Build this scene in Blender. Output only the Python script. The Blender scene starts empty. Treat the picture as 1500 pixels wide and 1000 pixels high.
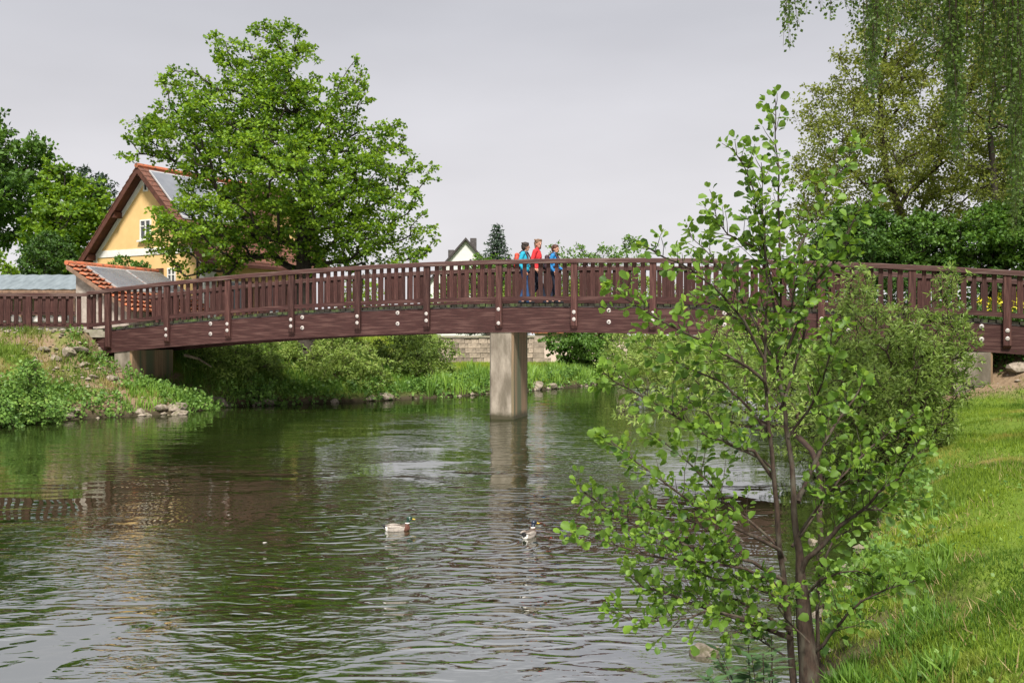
import bpy, bmesh, math, random
import numpy as np
from mathutils import Vector, Matrix, noise as mnoise

random.seed(7)
rng = np.random.default_rng(11)
SC = bpy.context.scene
COL = SC.collection
F = 1458.0           # focal length of the photograph in its pixels (1500 wide)
HZ = 490.0           # its horizon row
EYE = 2.2            # eye height above the water

# ------------------------------------------------------------------ camera
cam = bpy.data.cameras.new('camera')
cam.sensor_width = 36.0
cam.lens = F / 1500.0 * 36.0
cam.shift_y = -10.0 / 1500.0
cam.clip_start = 0.1
cam.clip_end = 3000.0
camo = bpy.data.objects.new('camera', cam)
camo.location = (0, 0, EYE)
camo.rotation_euler = (math.radians(90), 0, 0)
COL.objects.link(camo)
SC.camera = camo

# ------------------------------------------------------------------ light
SUN_EL = math.radians(52)
SUN_AZ = math.radians(174)     # direction the sun stands in, clockwise from +Y (behind the camera to the right)
w = bpy.data.worlds.new('World')
SC.world = w
w.use_nodes = True
nt = w.node_tree
nt.nodes.clear()
out = nt.nodes.new('ShaderNodeOutputWorld')
sky = nt.nodes.new('ShaderNodeTexSky')
sky.sky_type = 'NISHITA'
sky.sun_disc = False
sky.sun_elevation = SUN_EL
sky.sun_rotation = SUN_AZ
bg1 = nt.nodes.new('ShaderNodeBackground')
bg1.inputs['Strength'].default_value = 0.05
nt.links.new(sky.outputs[0], bg1.inputs['Color'])
tc = nt.nodes.new('ShaderNodeTexCoord')
sep = nt.nodes.new('ShaderNodeSeparateXYZ')
nt.links.new(tc.outputs['Generated'], sep.inputs[0])
ramp = nt.nodes.new('ShaderNodeValToRGB')
for q_, (p_, c_) in enumerate(((0.0, (.342, .331, .337)), (.14, (.308, .300, .311)), (.30, (.232, .232, .248)), (.36, (.232, .232, .248)), (.60, (.315, .315, .332)), (1.0, (.40, .40, .42)))):
    el = ramp.color_ramp.elements[q_] if q_ < 2 else ramp.color_ramp.elements.new(p_)
    el.position = p_; el.color = (*c_, 1)
nt.links.new(sep.outputs[2], ramp.inputs[0])
mp = nt.nodes.new('ShaderNodeMapping')
mp.inputs['Scale'].default_value = (1.6, 1.6, 5.0)
nt.links.new(tc.outputs['Generated'], mp.inputs[0])
nz = nt.nodes.new('ShaderNodeTexNoise')
nz.inputs['Scale'].default_value = 1.5
nz.inputs['Detail'].default_value = 4
nt.links.new(mp.outputs[0], nz.inputs['Vector'])
mr = nt.nodes.new('ShaderNodeMapRange')
mr.inputs['From Min'].default_value = 0.3
mr.inputs['From Max'].default_value = 0.7
mr.inputs['To Min'].default_value = 0.91
mr.inputs['To Max'].default_value = 1.07
nt.links.new(nz.outputs[0], mr.inputs[0])
bg2 = nt.nodes.new('ShaderNodeBackground')
nt.links.new(ramp.outputs[0], bg2.inputs['Color'])
nt.links.new(mr.outputs[0], bg2.inputs['Strength'])
mixs = nt.nodes.new('ShaderNodeMixShader')
mixs.inputs[0].default_value = 0.96      # thick cloud over the clear sky
nt.links.new(bg1.outputs[0], mixs.inputs[1])
nt.links.new(bg2.outputs[0], mixs.inputs[2])
nt.links.new(mixs.outputs[0], out.inputs['Surface'])

sl = bpy.data.lights.new('sun', 'SUN')
sl.energy = 2.8
sl.angle = math.radians(12)
sl.color = (1.0, 0.95, 0.86)
so = bpy.data.objects.new('sun', sl)
sd = Vector((math.sin(SUN_AZ) * math.cos(SUN_EL), math.cos(SUN_AZ) * math.cos(SUN_EL), math.sin(SUN_EL)))
so.rotation_euler = sd.to_track_quat('Z', 'Y').to_euler()
so.location = (20, -20, 40)
COL.objects.link(so)

SC.view_settings.view_transform = 'Standard'
SC.view_settings.look = 'None'
SC.view_settings.gamma = 1.0
SC.view_settings.exposure = 1.38
SC.view_settings.use_curve_mapping = False
try:
    SC.cycles.max_bounces = 8
    SC.cycles.transparent_max_bounces = 8
    SC.cycles.sample_clamp_indirect = 6
    SC.cycles.use_denoising = True
except Exception:
    pass

# ------------------------------------------------------------------ helpers
def P(x, y, D):
    """point seen at pixel (x, y) of the photograph, D metres away along +Y"""
    return np.array([(x - 750.0) / F * D, D, EYE + (HZ - y) / F * D])

def ray_plane(x, y, p0, n):
    d = np.array([(x - 750.0) / F, 1.0, (HZ - y) / F])
    o = np.array([0, 0, EYE])
    t = np.dot(np.asarray(p0) - o, n) / np.dot(d, n)
    return o + d * t

def mat(name, c1, c2=None, scale=6.0, rough=0.8, bump=0.0, stretch=(1, 1, 1), detail=6, spec=0.3, trans=0.0,
        bscale=None, metal=0.0, fac=(0.35, 0.65), c3=None, scale3=1.0, coat=0.0, vary=0.0):
    m = bpy.data.materials.new(name)
    m.use_nodes = True
    t = m.node_tree
    b = t.nodes['Principled BSDF']
    b.inputs['Roughness'].default_value = rough
    b.inputs['Specular IOR Level'].default_value = spec
    b.inputs['Metallic'].default_value = metal
    if coat: b.inputs['Coat Weight'].default_value = coat
    if c2 is None:
        c2 = tuple(v * 0.8 for v in c1)
    tcn = t.nodes.new('ShaderNodeTexCoord')
    mpn = t.nodes.new('ShaderNodeMapping')
    mpn.inputs['Scale'].default_value = stretch
    t.links.new(tcn.outputs['Object'], mpn.inputs[0])
    n = t.nodes.new('ShaderNodeTexNoise')
    n.inputs['Scale'].default_value = scale
    n.inputs['Detail'].default_value = detail
    n.inputs['Roughness'].default_value = 0.6
    t.links.new(mpn.outputs[0], n.inputs['Vector'])
    r = t.nodes.new('ShaderNodeMapRange')
    r.inputs['From Min'].default_value = fac[0]
    r.inputs['From Max'].default_value = fac[1]
    t.links.new(n.outputs[0], r.inputs[0])
    mx = t.nodes.new('ShaderNodeMix')
    mx.data_type = 'RGBA'
    mx.inputs[6].default_value = (*c1, 1)
    mx.inputs[7].default_value = (*c2, 1)
    t.links.new(r.outputs[0], mx.inputs[0])
    last = mx.outputs[2]
    if c3 is not None:
        n3 = t.nodes.new('ShaderNodeTexNoise')
        n3.inputs['Scale'].default_value = scale3
        n3.inputs['Detail'].default_value = 5
        t.links.new(mpn.outputs[0], n3.inputs['Vector'])
        r3 = t.nodes.new('ShaderNodeMapRange')
        r3.inputs['From Min'].default_value = 0.48
        r3.inputs['From Max'].default_value = 0.66
        t.links.new(n3.outputs[0], r3.inputs[0])
        m3 = t.nodes.new('ShaderNodeMix')
        m3.data_type = 'RGBA'
        m3.inputs[7].default_value = (*c3, 1)
        t.links.new(r3.outputs[0], m3.inputs[0])
        t.links.new(last, m3.inputs[6])
        last = m3.outputs[2]
    if vary:
        oi = t.nodes.new('ShaderNodeObjectInfo')
        rv = t.nodes.new('ShaderNodeMapRange'); rv.inputs['To Min'].default_value = 1 - vary; rv.inputs['To Max'].default_value = 1 + vary
        t.links.new(oi.outputs['Random'], rv.inputs[0])
        hv = t.nodes.new('ShaderNodeHueSaturation'); t.links.new(rv.outputs[0], hv.inputs['Value']); t.links.new(last, hv.inputs['Color'])
        last = hv.outputs[0]
    t.links.new(last, b.inputs['Base Color'])
    if bump:
        bn = t.nodes.new('ShaderNodeBump')
        bn.inputs['Strength'].default_value = 0.8
        bn.inputs['Distance'].default_value = bump
        if bscale:
            n2 = t.nodes.new('ShaderNodeTexNoise')
            n2.inputs['Scale'].default_value = bscale
            n2.inputs['Detail'].default_value = 6
            t.links.new(mpn.outputs[0], n2.inputs['Vector'])
            t.links.new(n2.outputs[0], bn.inputs['Height'])
        else:
            t.links.new(n.outputs[0], bn.inputs['Height'])
        t.links.new(bn.outputs[0], b.inputs['Normal'])
    return m

def leaf_mat(name, dark, light, trans=0.35, rough=0.5, tip=None, spec=0.35):
    """each leaf has its own tone (attribute 'tone', one value per leaf)"""
    m = bpy.data.materials.new(name)
    m.use_nodes = True
    t = m.node_tree
    b = t.nodes['Principled BSDF']
    b.inputs['Roughness'].default_value = rough
    b.inputs['Specular IOR Level'].default_value = spec
    a = t.nodes.new('ShaderNodeAttribute')
    a.attribute_name = 'tone'
    r = t.nodes.new('ShaderNodeValToRGB')
    r.color_ramp.elements[0].color = (*dark, 1)
    r.color_ramp.elements[1].color = (*light, 1)
    if tip:
        r.color_ramp.elements[1].position = 0.85
        e = r.color_ramp.elements.new(1.0)
        e.color = (*tip, 1)
    t.links.new(a.outputs['Fac'], r.inputs[0])
    t.links.new(r.outputs[0], b.inputs['Base Color'])
    tr = t.nodes.new('ShaderNodeBsdfTranslucent')
    hs = t.nodes.new('ShaderNodeHueSaturation')
    hs.inputs['Hue'].default_value = 0.485
    hs.inputs['Saturation'].default_value = 1.05
    hs.inputs['Value'].default_value = 1.5
    t.links.new(r.outputs[0], hs.inputs['Color'])
    t.links.new(hs.outputs[0], tr.inputs['Color'])
    mx = t.nodes.new('ShaderNodeMixShader')
    mx.inputs[0].default_value = trans
    t.links.new(b.outputs[0], mx.inputs[1])
    t.links.new(tr.outputs[0], mx.inputs[2])
    t.links.new(mx.outputs[0], t.nodes['Material Output'].inputs['Surface'])
    return m

def tag(o, label=None, cat=None, group=None, kind=None):
    if label: o['label'] = label
    if cat: o['category'] = cat
    if group: o['group'] = group
    if kind: o['kind'] = kind
    return o

def empty(name, loc=(0, 0, 0), rz=0.0):
    o = bpy.data.objects.new(name, None)
    o.empty_display_size = 0.2
    o.location = loc
    o.rotation_euler = (0, 0, rz)
    COL.objects.link(o)
    return o

def link(name, me, parent=None, loc=None, rot=None):
    o = bpy.data.objects.new(name, me)
    if parent is not None: o.parent = parent
    if loc is not None: o.location = loc
    if rot is not None: o.rotation_euler = rot
    COL.objects.link(o)
    return o

def mesh_np(name, V, loops, sizes, mats, smooth=False, tone=None, midx=None):
    me = bpy.data.meshes.new(name)
    V = np.asarray(V, dtype=np.float32)
    loops = np.asarray(loops, dtype=np.int32)
    sizes = np.asarray(sizes, dtype=np.int32)
    me.vertices.add(len(V))
    me.vertices.foreach_set('co', V.ravel())
    me.loops.add(len(loops))
    me.loops.foreach_set('vertex_index', loops)
    me.polygons.add(len(sizes))
    st = np.concatenate([[0], np.cumsum(sizes)[:-1]]).astype(np.int32)
    me.polygons.foreach_set('loop_start', st)
    me.polygons.foreach_set('loop_total', sizes)
    me.polygons.foreach_set('use_smooth', np.full(len(sizes), bool(smooth)))
    for m in (mats if isinstance(mats, (list, tuple)) else [mats]): me.materials.append(m)
    if midx is not None: me.polygons.foreach_set('material_index', np.asarray(midx, dtype=np.int32))
    me.update(calc_edges=True)
    me.validate()
    if tone is not None:
        at = me.attributes.new('tone', 'FLOAT', 'POINT')
        at.data.foreach_set('value', np.asarray(tone, dtype=np.float32))
    return me

class MB:
    """collects shapes for ONE mesh"""
    def __init__(s): s.V = []; s.L = []; s.S = []; s.n = 0; s.M = []
    def add(s, V, faces, mi=0):
        V = np.asarray(V, dtype=float)
        for f in faces:
            s.L.extend(int(i) + s.n for i in f)
            s.S.append(len(f)); s.M.append(mi)
        s.V.append(V); s.n += len(V)
        return s
    def box(s, x0, x1, y0, y1, z0, z1, mi=0):
        V = [(x0, y0, z0), (x1, y0, z0), (x1, y1, z0), (x0, y1, z0), (x0, y0, z1), (x1, y0, z1), (x1, y1, z1), (x0, y1, z1)]
        return s.add(V, [(0, 3, 2, 1), (4, 5, 6, 7), (0, 1, 5, 4), (1, 2, 6, 5), (2, 3, 7, 6), (3, 0, 4, 7)], mi)
    def hexa(s, V, mi=0):
        return s.add(V, [(0, 3, 2, 1), (4, 5, 6, 7), (0, 1, 5, 4), (1, 2, 6, 5), (2, 3, 7, 6), (3, 0, 4, 7)], mi)
    def prism(s, poly, off, mi=0):
        n = len(poly); off = np.asarray(off, dtype=float)
        V = [np.asarray(p, dtype=float) for p in poly] + [np.asarray(p, dtype=float) + off for p in poly]
        return s.add(V, [tuple(range(n))[::-1], tuple(range(n, 2 * n))] + [(i, (i + 1) % n, n + (i + 1) % n, n + i) for i in range(n)], mi)
    def tube(s, pts, rad, sides=6, mi=0, cap=True):
        pts = np.asarray(pts, dtype=float); n = len(pts)
        rad = np.broadcast_to(np.asarray(rad, dtype=float), (n,))
        T = np.gradient(pts, axis=0); T /= (np.linalg.norm(T, axis=1)[:, None] + 1e-9)
        ref = np.array([0.0, 0.0, 1.0]) if abs(T[:, 2]).mean() < 0.8 else np.array([1.0, 0.0, 0.0])
        A = np.cross(T, ref); A /= (np.linalg.norm(A, axis=1)[:, None] + 1e-9)
        B = np.cross(T, A)
        an = np.arange(sides) / sides * 2 * math.pi
        V = pts[:, None, :] + rad[:, None, None] * (A[:, None, :] * np.cos(an)[None, :, None] + B[:, None, :] * np.sin(an)[None, :, None])
        V = V.reshape(-1, 3)
        i = np.arange(n - 1)[:, None] * sides; j = np.arange(sides)[None, :]; jn = (j + 1) % sides
        q = np.stack([i + j, i + jn, i + sides + jn, i + sides + j], -1).reshape(-1, 4)
        s.L.extend((q + s.n).ravel().tolist()); s.S.extend([4] * len(q)); s.M.extend([mi] * len(q))
        if cap:
            s.L.extend((np.arange(sides) + s.n).tolist()); s.S.append(sides); s.M.append(mi)
            s.L.extend((np.arange(sides)[::-1] + (n - 1) * sides + s.n).tolist()); s.S.append(sides); s.M.append(mi)
        s.V.append(V); s.n += len(V)
        return s
    def disc(s, c, axis, r, h, sides=12, mi=0):
        c = np.asarray(c, float); axis = np.asarray(axis, float)
        return s.tube([c, c + axis * h * .6, c + axis * h * 0.62, c + axis * h], [r, r, r * .92, r * .55], sides, mi)
    def mesh(s, name, mats, smooth=False):
        return mesh_np(name, np.concatenate(s.V), s.L, s.S, mats, smooth, midx=s.M)
    def build(s, name, mats, parent=None, smooth=False, loc=None, rot=None):
        return link(name, s.mesh(name, mats, smooth), parent, loc, rot)

def auto_smooth(o, ang=40):
    me = o.data
    try:
        me.polygons.foreach_set('use_smooth', np.ones(len(me.polygons), dtype=bool))
        me.set_sharp_from_angle(angle=math.radians(ang))
    except Exception:
        pass

def inpoly(px, py, poly):
    x, y = np.asarray(px), np.asarray(py)
    ins = np.zeros(x.shape, bool); n = len(poly)
    for i in range(n):
        x1, y1 = poly[i]; x2, y2 = poly[(i + 1) % n]
        c = ((y1 > y) != (y2 > y)) & (x < (x2 - x1) * (y - y1) / ((y2 - y1) + 1e-12) + x1)
        ins ^= c
    return ins

def polydist(px, py, poly, closed=True):
    x, y = np.asarray(px, float), np.asarray(py, float)
    d = np.full(x.shape, 1e9); n = len(poly)
    for i in range(n if closed else n - 1):
        x1, y1 = poly[i]; x2, y2 = poly[(i + 1) % n]
        vx, vy = x2 - x1, y2 - y1
        t = np.clip(((x - x1) * vx + (y - y1) * vy) / (vx * vx + vy * vy + 1e-12), 0, 1)
        d = np.minimum(d, np.hypot(x - x1 - t * vx, y - y1 - t * vy))
    return d

def vnoise(x, y, seed=0):
    """smooth value noise on arrays"""
    xi, yi = np.floor(x).astype(int), np.floor(y).astype(int)
    xf, yf = x - xi, y - yi
    u, v = xf * xf * (3 - 2 * xf), yf * yf * (3 - 2 * yf)
    def h(a, b):
        n = (a * 374761393 + b * 668265263 + seed * 982451653) & 0x7fffffff
        n = ((n ^ (n >> 13)) * 1274126177) & 0x7fffffff
        return ((n ^ (n >> 16)) & 0xffff) / 65535.0
    return (h(xi, yi) * (1 - u) + h(xi + 1, yi) * u) * (1 - v) + (h(xi, yi + 1) * (1 - u) + h(xi + 1, yi + 1) * u) * v

def sm(t):
    t = np.clip(t, 0, 1); return t * t * (3 - 2 * t)

# ------------------------------------------------------------------ materials
M = {}
M['wood'] = mat('dark_red_wood', (0.052, 0.019, 0.017), (0.026, 0.010, 0.009), 9, 0.75, 0.004, (0.5, 8, 8), c3=(0.085, 0.042, 0.036), scale3=3, spec=0.25)
M['wood_v'] = mat('dark_red_wood_upright', (0.056, 0.021, 0.018), (0.030, 0.012, 0.010), 9, 0.75, 0.003, (8, 8, 0.6), c3=(0.09, 0.042, 0.035), scale3=3, spec=0.25, vary=.28)
M['handrail'] = mat('weathered_handrail_wood', (0.075, 0.032, 0.027), (0.045, 0.021, 0.019), 9, 0.65, 0.004, (0.5, 8, 8), c3=(0.12, 0.08, 0.068), scale3=2.5, spec=0.3)
M['plank'] = mat('mossy_plank', (0.035, 0.03, 0.022), (0.018, 0.016, 0.012), 7, 0.9, 0.006, c3=(0.06, 0.09, 0.025), scale3=4)
M['bolt'] = mat('zinc_washer', (0.48, 0.44, 0.42), (0.34, 0.30, 0.28), 30, 0.5, 0.0, metal=0.2)
M['concrete'] = mat('stained_concrete', (0.27, 0.235, 0.19), (0.13, 0.108, 0.083), 5, 0.9, 0.01, (1, 1, 0.35), detail=10, c3=(0.10, 0.085, 0.062), scale3=3.2, bscale=25)
M['concrete_rust'] = mat('rust_streaked_concrete', (0.27, 0.175, 0.105), (0.12, 0.09, 0.055), 5, 0.9, 0.008, (2.2, 2.2, 0.10), detail=8, c3=(0.09, 0.10, 0.06), scale3=2.0, bscale=25)
for k_ in ('concrete', 'concrete_rust'):      # wet, algae-dark tide band at the waterline
    t = M[k_].node_tree; b = t.nodes['Principled BSDF']; src = b.inputs['Base Color'].links[0].from_socket
    g = t.nodes.new('ShaderNodeNewGeometry'); sp = t.nodes.new('ShaderNodeSeparateXYZ'); t.links.new(g.outputs['Position'], sp.inputs[0])
    nn = t.nodes.new('ShaderNodeTexNoise'); nn.inputs['Scale'].default_value = 6; t.links.new(g.outputs['Position'], nn.inputs['Vector'])
    mm = t.nodes.new('ShaderNodeMath'); mm.operation = 'MULTIPLY_ADD'; mm.inputs[1].default_value = -.22; t.links.new(nn.outputs[0], mm.inputs[0]); t.links.new(sp.outputs[2], mm.inputs[2])
    rr = t.nodes.new('ShaderNodeMapRange'); rr.inputs['From Min'].default_value = -.06; rr.inputs['From Max'].default_value = .10; t.links.new(mm.outputs[0], rr.inputs[0])
    mx = t.nodes.new('ShaderNodeMix'); mx.data_type = 'RGBA'; mx.inputs[6].default_value = (.045, .04, .022, 1); t.links.new(rr.outputs[0], mx.inputs[0]); t.links.new(src, mx.inputs[7]); t.links.new(mx.outputs[2], b.inputs['Base Color'])
M['bark'] = mat('grey_bark', (0.062, 0.040, 0.029), (0.024, 0.016, 0.012), 20, 0.9, 0.006, (3, 3, 1), c3=(0.075, 0.065, 0.048), scale3=9)
M['twig'] = mat('brown_twig', (0.055, 0.034, 0.025), (0.035, 0.022, 0.018), 20, 0.8)
M['bark_dark'] = mat('dark_bark', (0.045, 0.036, 0.028), (0.02, 0.016, 0.012), 8, 0.9)
M['bark_pale'] = mat('pale_bark', (0.20, 0.17, 0.12), (0.08, 0.065, 0.045), 6, 0.9)
M['stone'] = mat('bank_stone', (0.32, 0.27, 0.22), (0.15, 0.12, 0.095), 7, 0.9, 0.012, detail=8, c3=(0.13, 0.12, 0.07), scale3=3)
M['yellow'] = mat('yellow_render', (0.72, 0.49, 0.225), (0.62, 0.41, 0.18), 1.2, 0.9, 0.002, bscale=60, detail=8)
M['white'] = mat('white_paint', (0.74, 0.72, 0.69), (0.64, 0.62, 0.60), 4, 0.7)
M['brown_board'] = mat('brown_roof_board', (0.105, 0.04, 0.028), (0.06, 0.024, 0.018), 5, 0.7)
M['tile_dark'] = mat('weathered_roof_tile', (0.18, 0.075, 0.05), (0.09, 0.046, 0.034), 9, 0.85, 0.004)
M['tile_red'] = mat('orange_roof_tile', (0.50, 0.15, 0.07), (0.32, 0.10, 0.05), 5, 0.8, 0.004, vary=.25, c3=(.12,.09,.06), scale3=5)
M['solar'] = mat('solar_glass', (0.16, 0.17, 0.19), (0.12, 0.13, 0.15), 2, 0.22, spec=0.8, coat=0.4)
M['alu'] = mat('aluminium_frame', (0.6, 0.6, 0.6), (0.5, 0.5, 0.5), 5, 0.4, metal=0.5)
M['glass'] = mat('dark_window_glass', (0.03, 0.035, 0.04), (0.05, 0.055, 0.06), 1, 0.08, spec=0.8)
M['zinc_roof'] = mat('blue_grey_sheet', (0.19, 0.225, 0.245), (0.12, 0.145, 0.16), 2, 0.5, stretch=(3, 1, 1))
M['shed_wall'] = mat('pale_shed_wall', (0.38, 0.33, 0.29), (0.24, 0.20, 0.17), 6, 0.9, 0.006)
M['old_timber'] = mat('old_timber', (0.26, 0.16, 0.11), (0.13, 0.085, 0.06), 8, 0.85)
M['wallstone'] = mat('sandstone_block', (0.38, 0.31, 0.25), (0.22, 0.175, 0.14), 3, 0.9, 0.01, c3=(0.12, 0.10, 0.08), scale3=1.2, vary=.35)
M['mortar'] = mat('mortar', (0.16, 0.14, 0.11), (0.10, 0.09, 0.07), 10, 0.95)
M['kerb'] = mat('kerb_concrete', (0.30, 0.27, 0.22), (0.19, 0.17, 0.13), 6, 0.9, 0.004, c3=(0.16, 0.17, 0.09), scale3=2)
M['gravel'] = mat('pale_gravel', (0.52, 0.49, 0.45), (0.34, 0.31, 0.28), 12, 0.95, 0.02)
M['roof_dark'] = mat('dark_slate', (0.06, 0.05, 0.05), (0.035, 0.03, 0.03), 6, 0.7)
M['offwhite'] = mat('off_white_render', (0.66, 0.66, 0.62), (0.58, 0.58, 0.55), 2, 0.9)
M['pink'] = mat('pale_pink_render', (0.58, 0.46, 0.40), (0.50, 0.40, 0.35), 2, 0.9)
M['chimney'] = mat('dark_chimney', (0.10, 0.09, 0.09), (0.05, 0.045, 0.045), 8, 0.8)

LF = {}
LF['alder'] = leaf_mat('alder_leaf', (0.034, 0.088, 0.012), (0.175, 0.30, 0.036), 0.38, 0.5, tip=(0.24, 0.34, 0.05), spec=0.35)
LF['maple'] = leaf_mat('maple_leaf', (0.046, 0.115, 0.010), (0.215, 0.35, 0.026), 0.40, 0.5, tip=(0.24, 0.37, 0.04))
LF['deep'] = leaf_mat('deep_green_leaf', (0.026, 0.07, 0.011), (0.11, 0.215, 0.03), 0.28, 0.5)
LF['mid'] = leaf_mat('mid_green_leaf', (0.045, 0.11, 0.014), (0.14, 0.26, 0.035), 0.3, 0.5)
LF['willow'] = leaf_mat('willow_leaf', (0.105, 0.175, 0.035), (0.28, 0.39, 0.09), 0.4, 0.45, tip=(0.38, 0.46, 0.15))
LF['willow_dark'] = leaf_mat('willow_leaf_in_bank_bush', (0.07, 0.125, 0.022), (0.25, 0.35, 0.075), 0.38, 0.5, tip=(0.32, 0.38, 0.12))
LF['olive'] = leaf_mat('olive_spring_leaf', (0.095, 0.12, 0.02), (0.25, 0.30, 0.06), 0.48, 0.5, tip=(0.28, 0.25, 0.07))
LF['birch'] = leaf_mat('birch_leaf', (0.032, 0.064, 0.010), (0.11, 0.18, 0.030), 0.4, 0.45)
LF['spruce'] = leaf_mat('spruce_needle', (0.022, 0.045, 0.028), (0.06, 0.095, 0.055), 0.1, 0.6)
LF['lime'] = leaf_mat('lime_green_leaf', (0.10, 0.17, 0.02), (0.27, 0.36, 0.06), 0.4, 0.5)
LF['flower'] = leaf_mat('yellow_blossom', (0.55, 0.50, 0.03), (0.75, 0.70, 0.06), 0.2, 0.6)
LF['herb'] = leaf_mat('bank_herb_leaf', (0.05, 0.12, 0.02), (0.18, 0.31, 0.06), 0.3, 0.5, tip=(0.22, 0.32, 0.07))
LF['bluegreen'] = leaf_mat('lance_leaf', (0.045, 0.10, 0.04), (0.11, 0.19, 0.075), 0.3, 0.4)

def grass_mat(name, g1, g2, dry, dscale=0.55, dlo=0.50, dhi=0.68):
    m = leaf_mat(name, g1, g2, 0.35, 0.55, spec=0.25)
    t = m.node_tree
    r = [n for n in t.nodes if n.type == 'VALTORGB'][0]
    g = t.nodes.new('ShaderNodeNewGeometry')
    n = t.nodes.new('ShaderNodeTexNoise')
    n.inputs['Scale'].default_value = dscale
    n.inputs['Detail'].default_value = 5
    t.links.new(g.outputs['Position'], n.inputs['Vector'])
    mr_ = t.nodes.new('ShaderNodeMapRange')
    mr_.inputs['From Min'].default_value = dlo
    mr_.inputs['From Max'].default_value = dhi
    t.links.new(n.outputs[0], mr_.inputs[0])
    mx = t.nodes.new('ShaderNodeMix'); mx.data_type = 'RGBA'
    mx.inputs[7].default_value = (*dry, 1)
    t.links.new(mr_.outputs[0], mx.inputs[0])
    t.links.new(r.outputs[0], mx.inputs[6])
    for l in list(t.links):
        if l.from_node == r and l.to_node != mx:
            to = l.to_socket; t.links.remove(l); t.links.new(mx.outputs[2], to)
    return m
LF['lawn'] = grass_mat('lawn_grass', (0.042, 0.105, 0.009), (0.24, 0.335, 0.034), (0.36, 0.32, 0.08), 1.1, .53, .72)
LF['bankgrass'] = grass_mat('bank_grass', (0.06, 0.12, 0.014), (0.17, 0.24, 0.035), (0.30, 0.25, 0.09), 0.8, 0.46, 0.62)
LF['straw'] = leaf_mat('dry_straw', (0.22, 0.16, 0.07), (0.50, 0.40, 0.20), 0.2, 0.7)
LF['reed'] = leaf_mat('reed_leaf', (0.06, 0.14, 0.015), (0.19, 0.32, 0.045), 0.35, 0.5)

# ------------------------------------------------------------------ foliage tools
T_RHOMB = (np.array([(0, 0, 0), (.5, .36, .06), (1, 0, 0), (.5, -.36, .06)], float), [(0, 1, 2), (0, 2, 3)])
T_LANCE = (np.array([(0, 0, 0), (.4, .10, .02), (1, 0, -.06), (.4, -.10, .02)], float), [(0, 1, 2), (0, 2, 3)])
T_ROUND = (np.array([(0, 0, 0), (.16, .20, .07), (.58, .43, .15), (.90, .30, .02), (.97, 0, -.10), (.92, -.24, .06), (.55, -.40, .12), (.20, -.22, .05), (.5, 0, -.02)], float),
           [(8, 0, 1), (8, 1, 2), (8, 2, 3), (8, 3, 4), (8, 4, 5), (8, 5, 6), (8, 6, 7), (8, 7, 0)])
T_BLADE = (np.array([(0, .045, 0), (0, -.045, 0), (1, 0, 0)], float), [(0, 1, 2)])
T_REED = (np.array([(0, .03, 0), (0, -.03, 0), (.55, -.028, .05), (.55, .028, .05), (1, 0, -.06)], float), [(0, 1, 2, 3), (3, 2, 4)])

def unit(a):
    return a / (np.linalg.norm(a, axis=-1, keepdims=True) + 1e-9)

def scatter(name, pos, dirs, nrm, size, tpl, material, tone, parent=None, wide=1.0):
    """one mesh of many leaves: template copied to every position"""
    TV, TF = tpl
    n, k = len(pos), len(TV)
    X = unit(dirs); Z = unit(nrm - (nrm * X).sum(1)[:, None] * X); Y = np.cross(Z, X)
    s = np.asarray(size)[:, None, None]
    V = pos[:, None, :] + s * (X[:, None, :] * TV[None, :, 0, None] + Y[:, None, :] * TV[None, :, 1, None] * wide + Z[:, None, :] * TV[None, :, 2, None])
    tl = np.concatenate([np.array(f) for f in TF]); ts = np.array([len(f) for f in TF])
    L = (np.arange(n)[:, None] * k + tl[None, :]).ravel()
    S = np.tile(ts, n)
    me = mesh_np(name, V.reshape(-1, 3), L, S, material, tone=np.repeat(tone, k))
    return link(name, me, parent)

def rand_dirs(n, up=0.0):
    v = rng.normal(size=(n, 3)); v[:, 2] += up
    return unit(v)

def sample_clumps(poly, D, n, spacing, dmax, dk=1.0, tries=60, cr=.5):
    """clump centres filling the crown whose silhouette is poly (photo pixels) at distance D"""
    poly = [(float(a), float(b)) for a, b in poly]
    xs = [p[0] for p in poly]; ys = [p[1] for p in poly]
    pts = []
    N = n * tries
    x = rng.uniform(min(xs), max(xs), N); y = rng.uniform(min(ys), max(ys), N)
    k = inpoly(x, y, poly); x, y = x[k], y[k]
    d = polydist(x, y, poly)
    dep = np.minimum(dmax, dk * d / F * D + 0.25 * spacing)
    dd = D + rng.uniform(-1, 1, len(x)) * dep
    # where a crown is built nearer or farther its pixel stays, so the outline holds
    C = np.stack([(x - 750) / F * dd, dd, EYE + (HZ - y) / F * dd], 1)
    sc_ = np.clip((d / F * D) / (cr * .95), .48, 1.0)      # tufts grow smaller towards the rim of the crown
    keep = np.empty((0, 3)); ks_ = []
    for c, k_ in zip(C, sc_):
        if len(keep) and (np.linalg.norm(keep - c, axis=1) < spacing * (.35 + .65 * k_)).any(): continue
        keep = np.vstack([keep, c]); ks_.append(k_)
        if len(keep) >= n: break
    return keep, np.array(ks_)

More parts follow.
